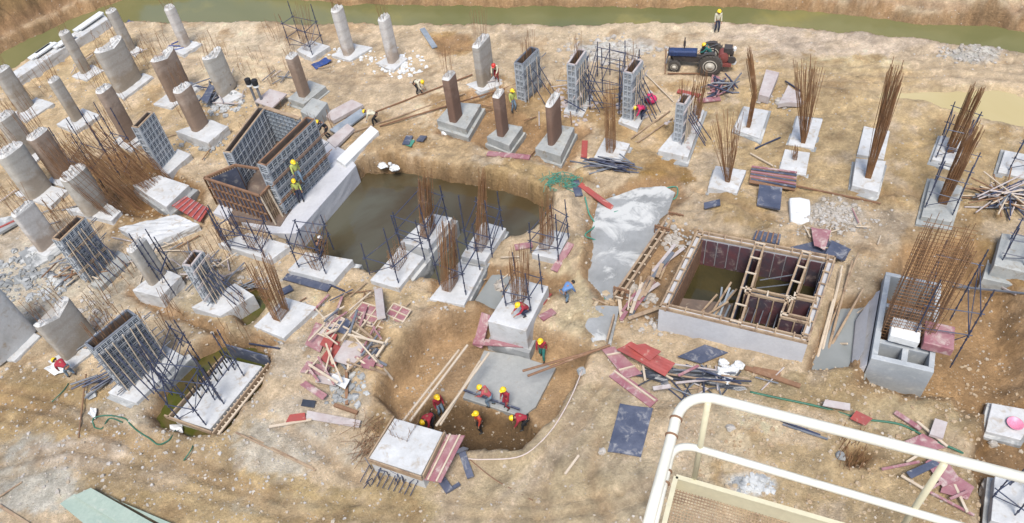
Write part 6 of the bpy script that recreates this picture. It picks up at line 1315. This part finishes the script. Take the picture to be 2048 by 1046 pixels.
# ================================================================== WHITE GUARD RAIL OF THE LIFT PLATFORM IN THE FOREGROUND
def rail():
    # the vertical post whose head is at (1415,802) and foot at (1376,967) is 1.1 m tall
    best = None
    for zt in np.arange(22, 29.5, .02):
        a = G(1416, 802, zt); h = zt-0; b_ = a-[0, 0, .98]
        e = abs(PR(b_)[1]-967)
        if best is None or e < best[0]: best = (e, zt)
    zt = best[1]; zm = zt-.5; zf = zt-.98
    P_ = lambda x, y, z: Vector(G(x, y, z))
    rr = P_(1345, 868, zt)-P_(1297, 1046, zt); sc = (P_(1405, 789, zt)-P_(2048, 955, zt)).length/10
    r = thing('guard_rail', P_(1405, 800, zf), 'cream painted tubular guard rail of a lift platform, close to the camera', 'railing')
    rad = 10/F*(P_(1405, 789, zt)-Vector((0, 0, CH))).length
    def bend(a, c, b_, n_=10): return [(a*(1-t)**2+c*2*t*(1-t)+b_*t*t) for t in [k/n_ for k in range(n_+1)]]
    A_, Cn, B_ = P_(1347, 858, zt), P_(1358, 787, zt), P_(1428, 797, zt)
    fl = P_(1284, 1095, zt); fr = P_(2100, 969, zt)
    mb = MB(); mb.path([fl, (fl+A_)/2]+bend(A_, Cn, B_)+[(B_+fr)/2, fr], rad, 16); mb.build('top_rail', 'cream', r, smooth=True)
    A2, C2, B2 = P_(1338, 925, zm), P_(1343, 885, zm), P_(1392, 896, zm)
    fr2 = P_(2100, 1105, zm); fl2 = P_(1305, 1060, zm)
    mb = MB(); mb.path([fl2, (fl2+A2)/2]+bend(A2, C2, B2)+[(B2+fr2)/2, fr2], rad*.8, 14); mb.build('mid_rail', 'cream', r, smooth=True)
    for (x, y) in ((1416, 806), (1888, 928)):
        a = P_(x, y, zt); mb = MB(); mb.tube(a, a-Vector((0, 0, .98 if x < 1500 else 1.02)), rad*.62, 12); mb.build('post', 'creamtoe', r, smooth=True)
    dr = (fr-B_).normalized(); side = (fl-A_).normalized(); c0 = P_(1350, 968, zf)
    def strip(p, q, name):
        m2 = MB(); m2.beam(p+Vector((0, 0, .02)), q+Vector((0, 0, .02)), .012, .15); m2.beam(p+Vector((0, 0, .10)), q+Vector((0, 0, .10)), .03, .014); m2.build(name, 'creamtoe', r)
    strip(c0, c0+dr*2.6, 'toe_board'); strip(c0, c0+side*1.4, 'toe_board')
    m2 = MB(); z_ = Vector((0, 0, -.05))
    for k in range(125):
        p = c0+dr*(.02*k)+z_; m2.beam(p, p+side*1.4, .005, .006)
    for k in range(68):
        p = c0+side*(.02*k)+z_+Vector((0, 0, .001)); m2.beam(p, p+dr*2.5, .005, .006)
    m2.build('floor_mesh', 'timber', r)
    for (x, y, z, d_) in ((1352, 838, zt, side), (1343, 872, zt, side), (1335, 942, zm, side), (1331, 966, zm, side)):
        p = P_(x, y, z); R0 = rad*(1.0 if z == zt else .8); mb = MB(); mb.lathe(p, [(R0*1.02, -.006), (R0*1.22, -.004), (R0*1.22, .004), (R0*1.02, .006)], 16, side); mb.build('clamp_ring', 'timberbrown', r)
rail()
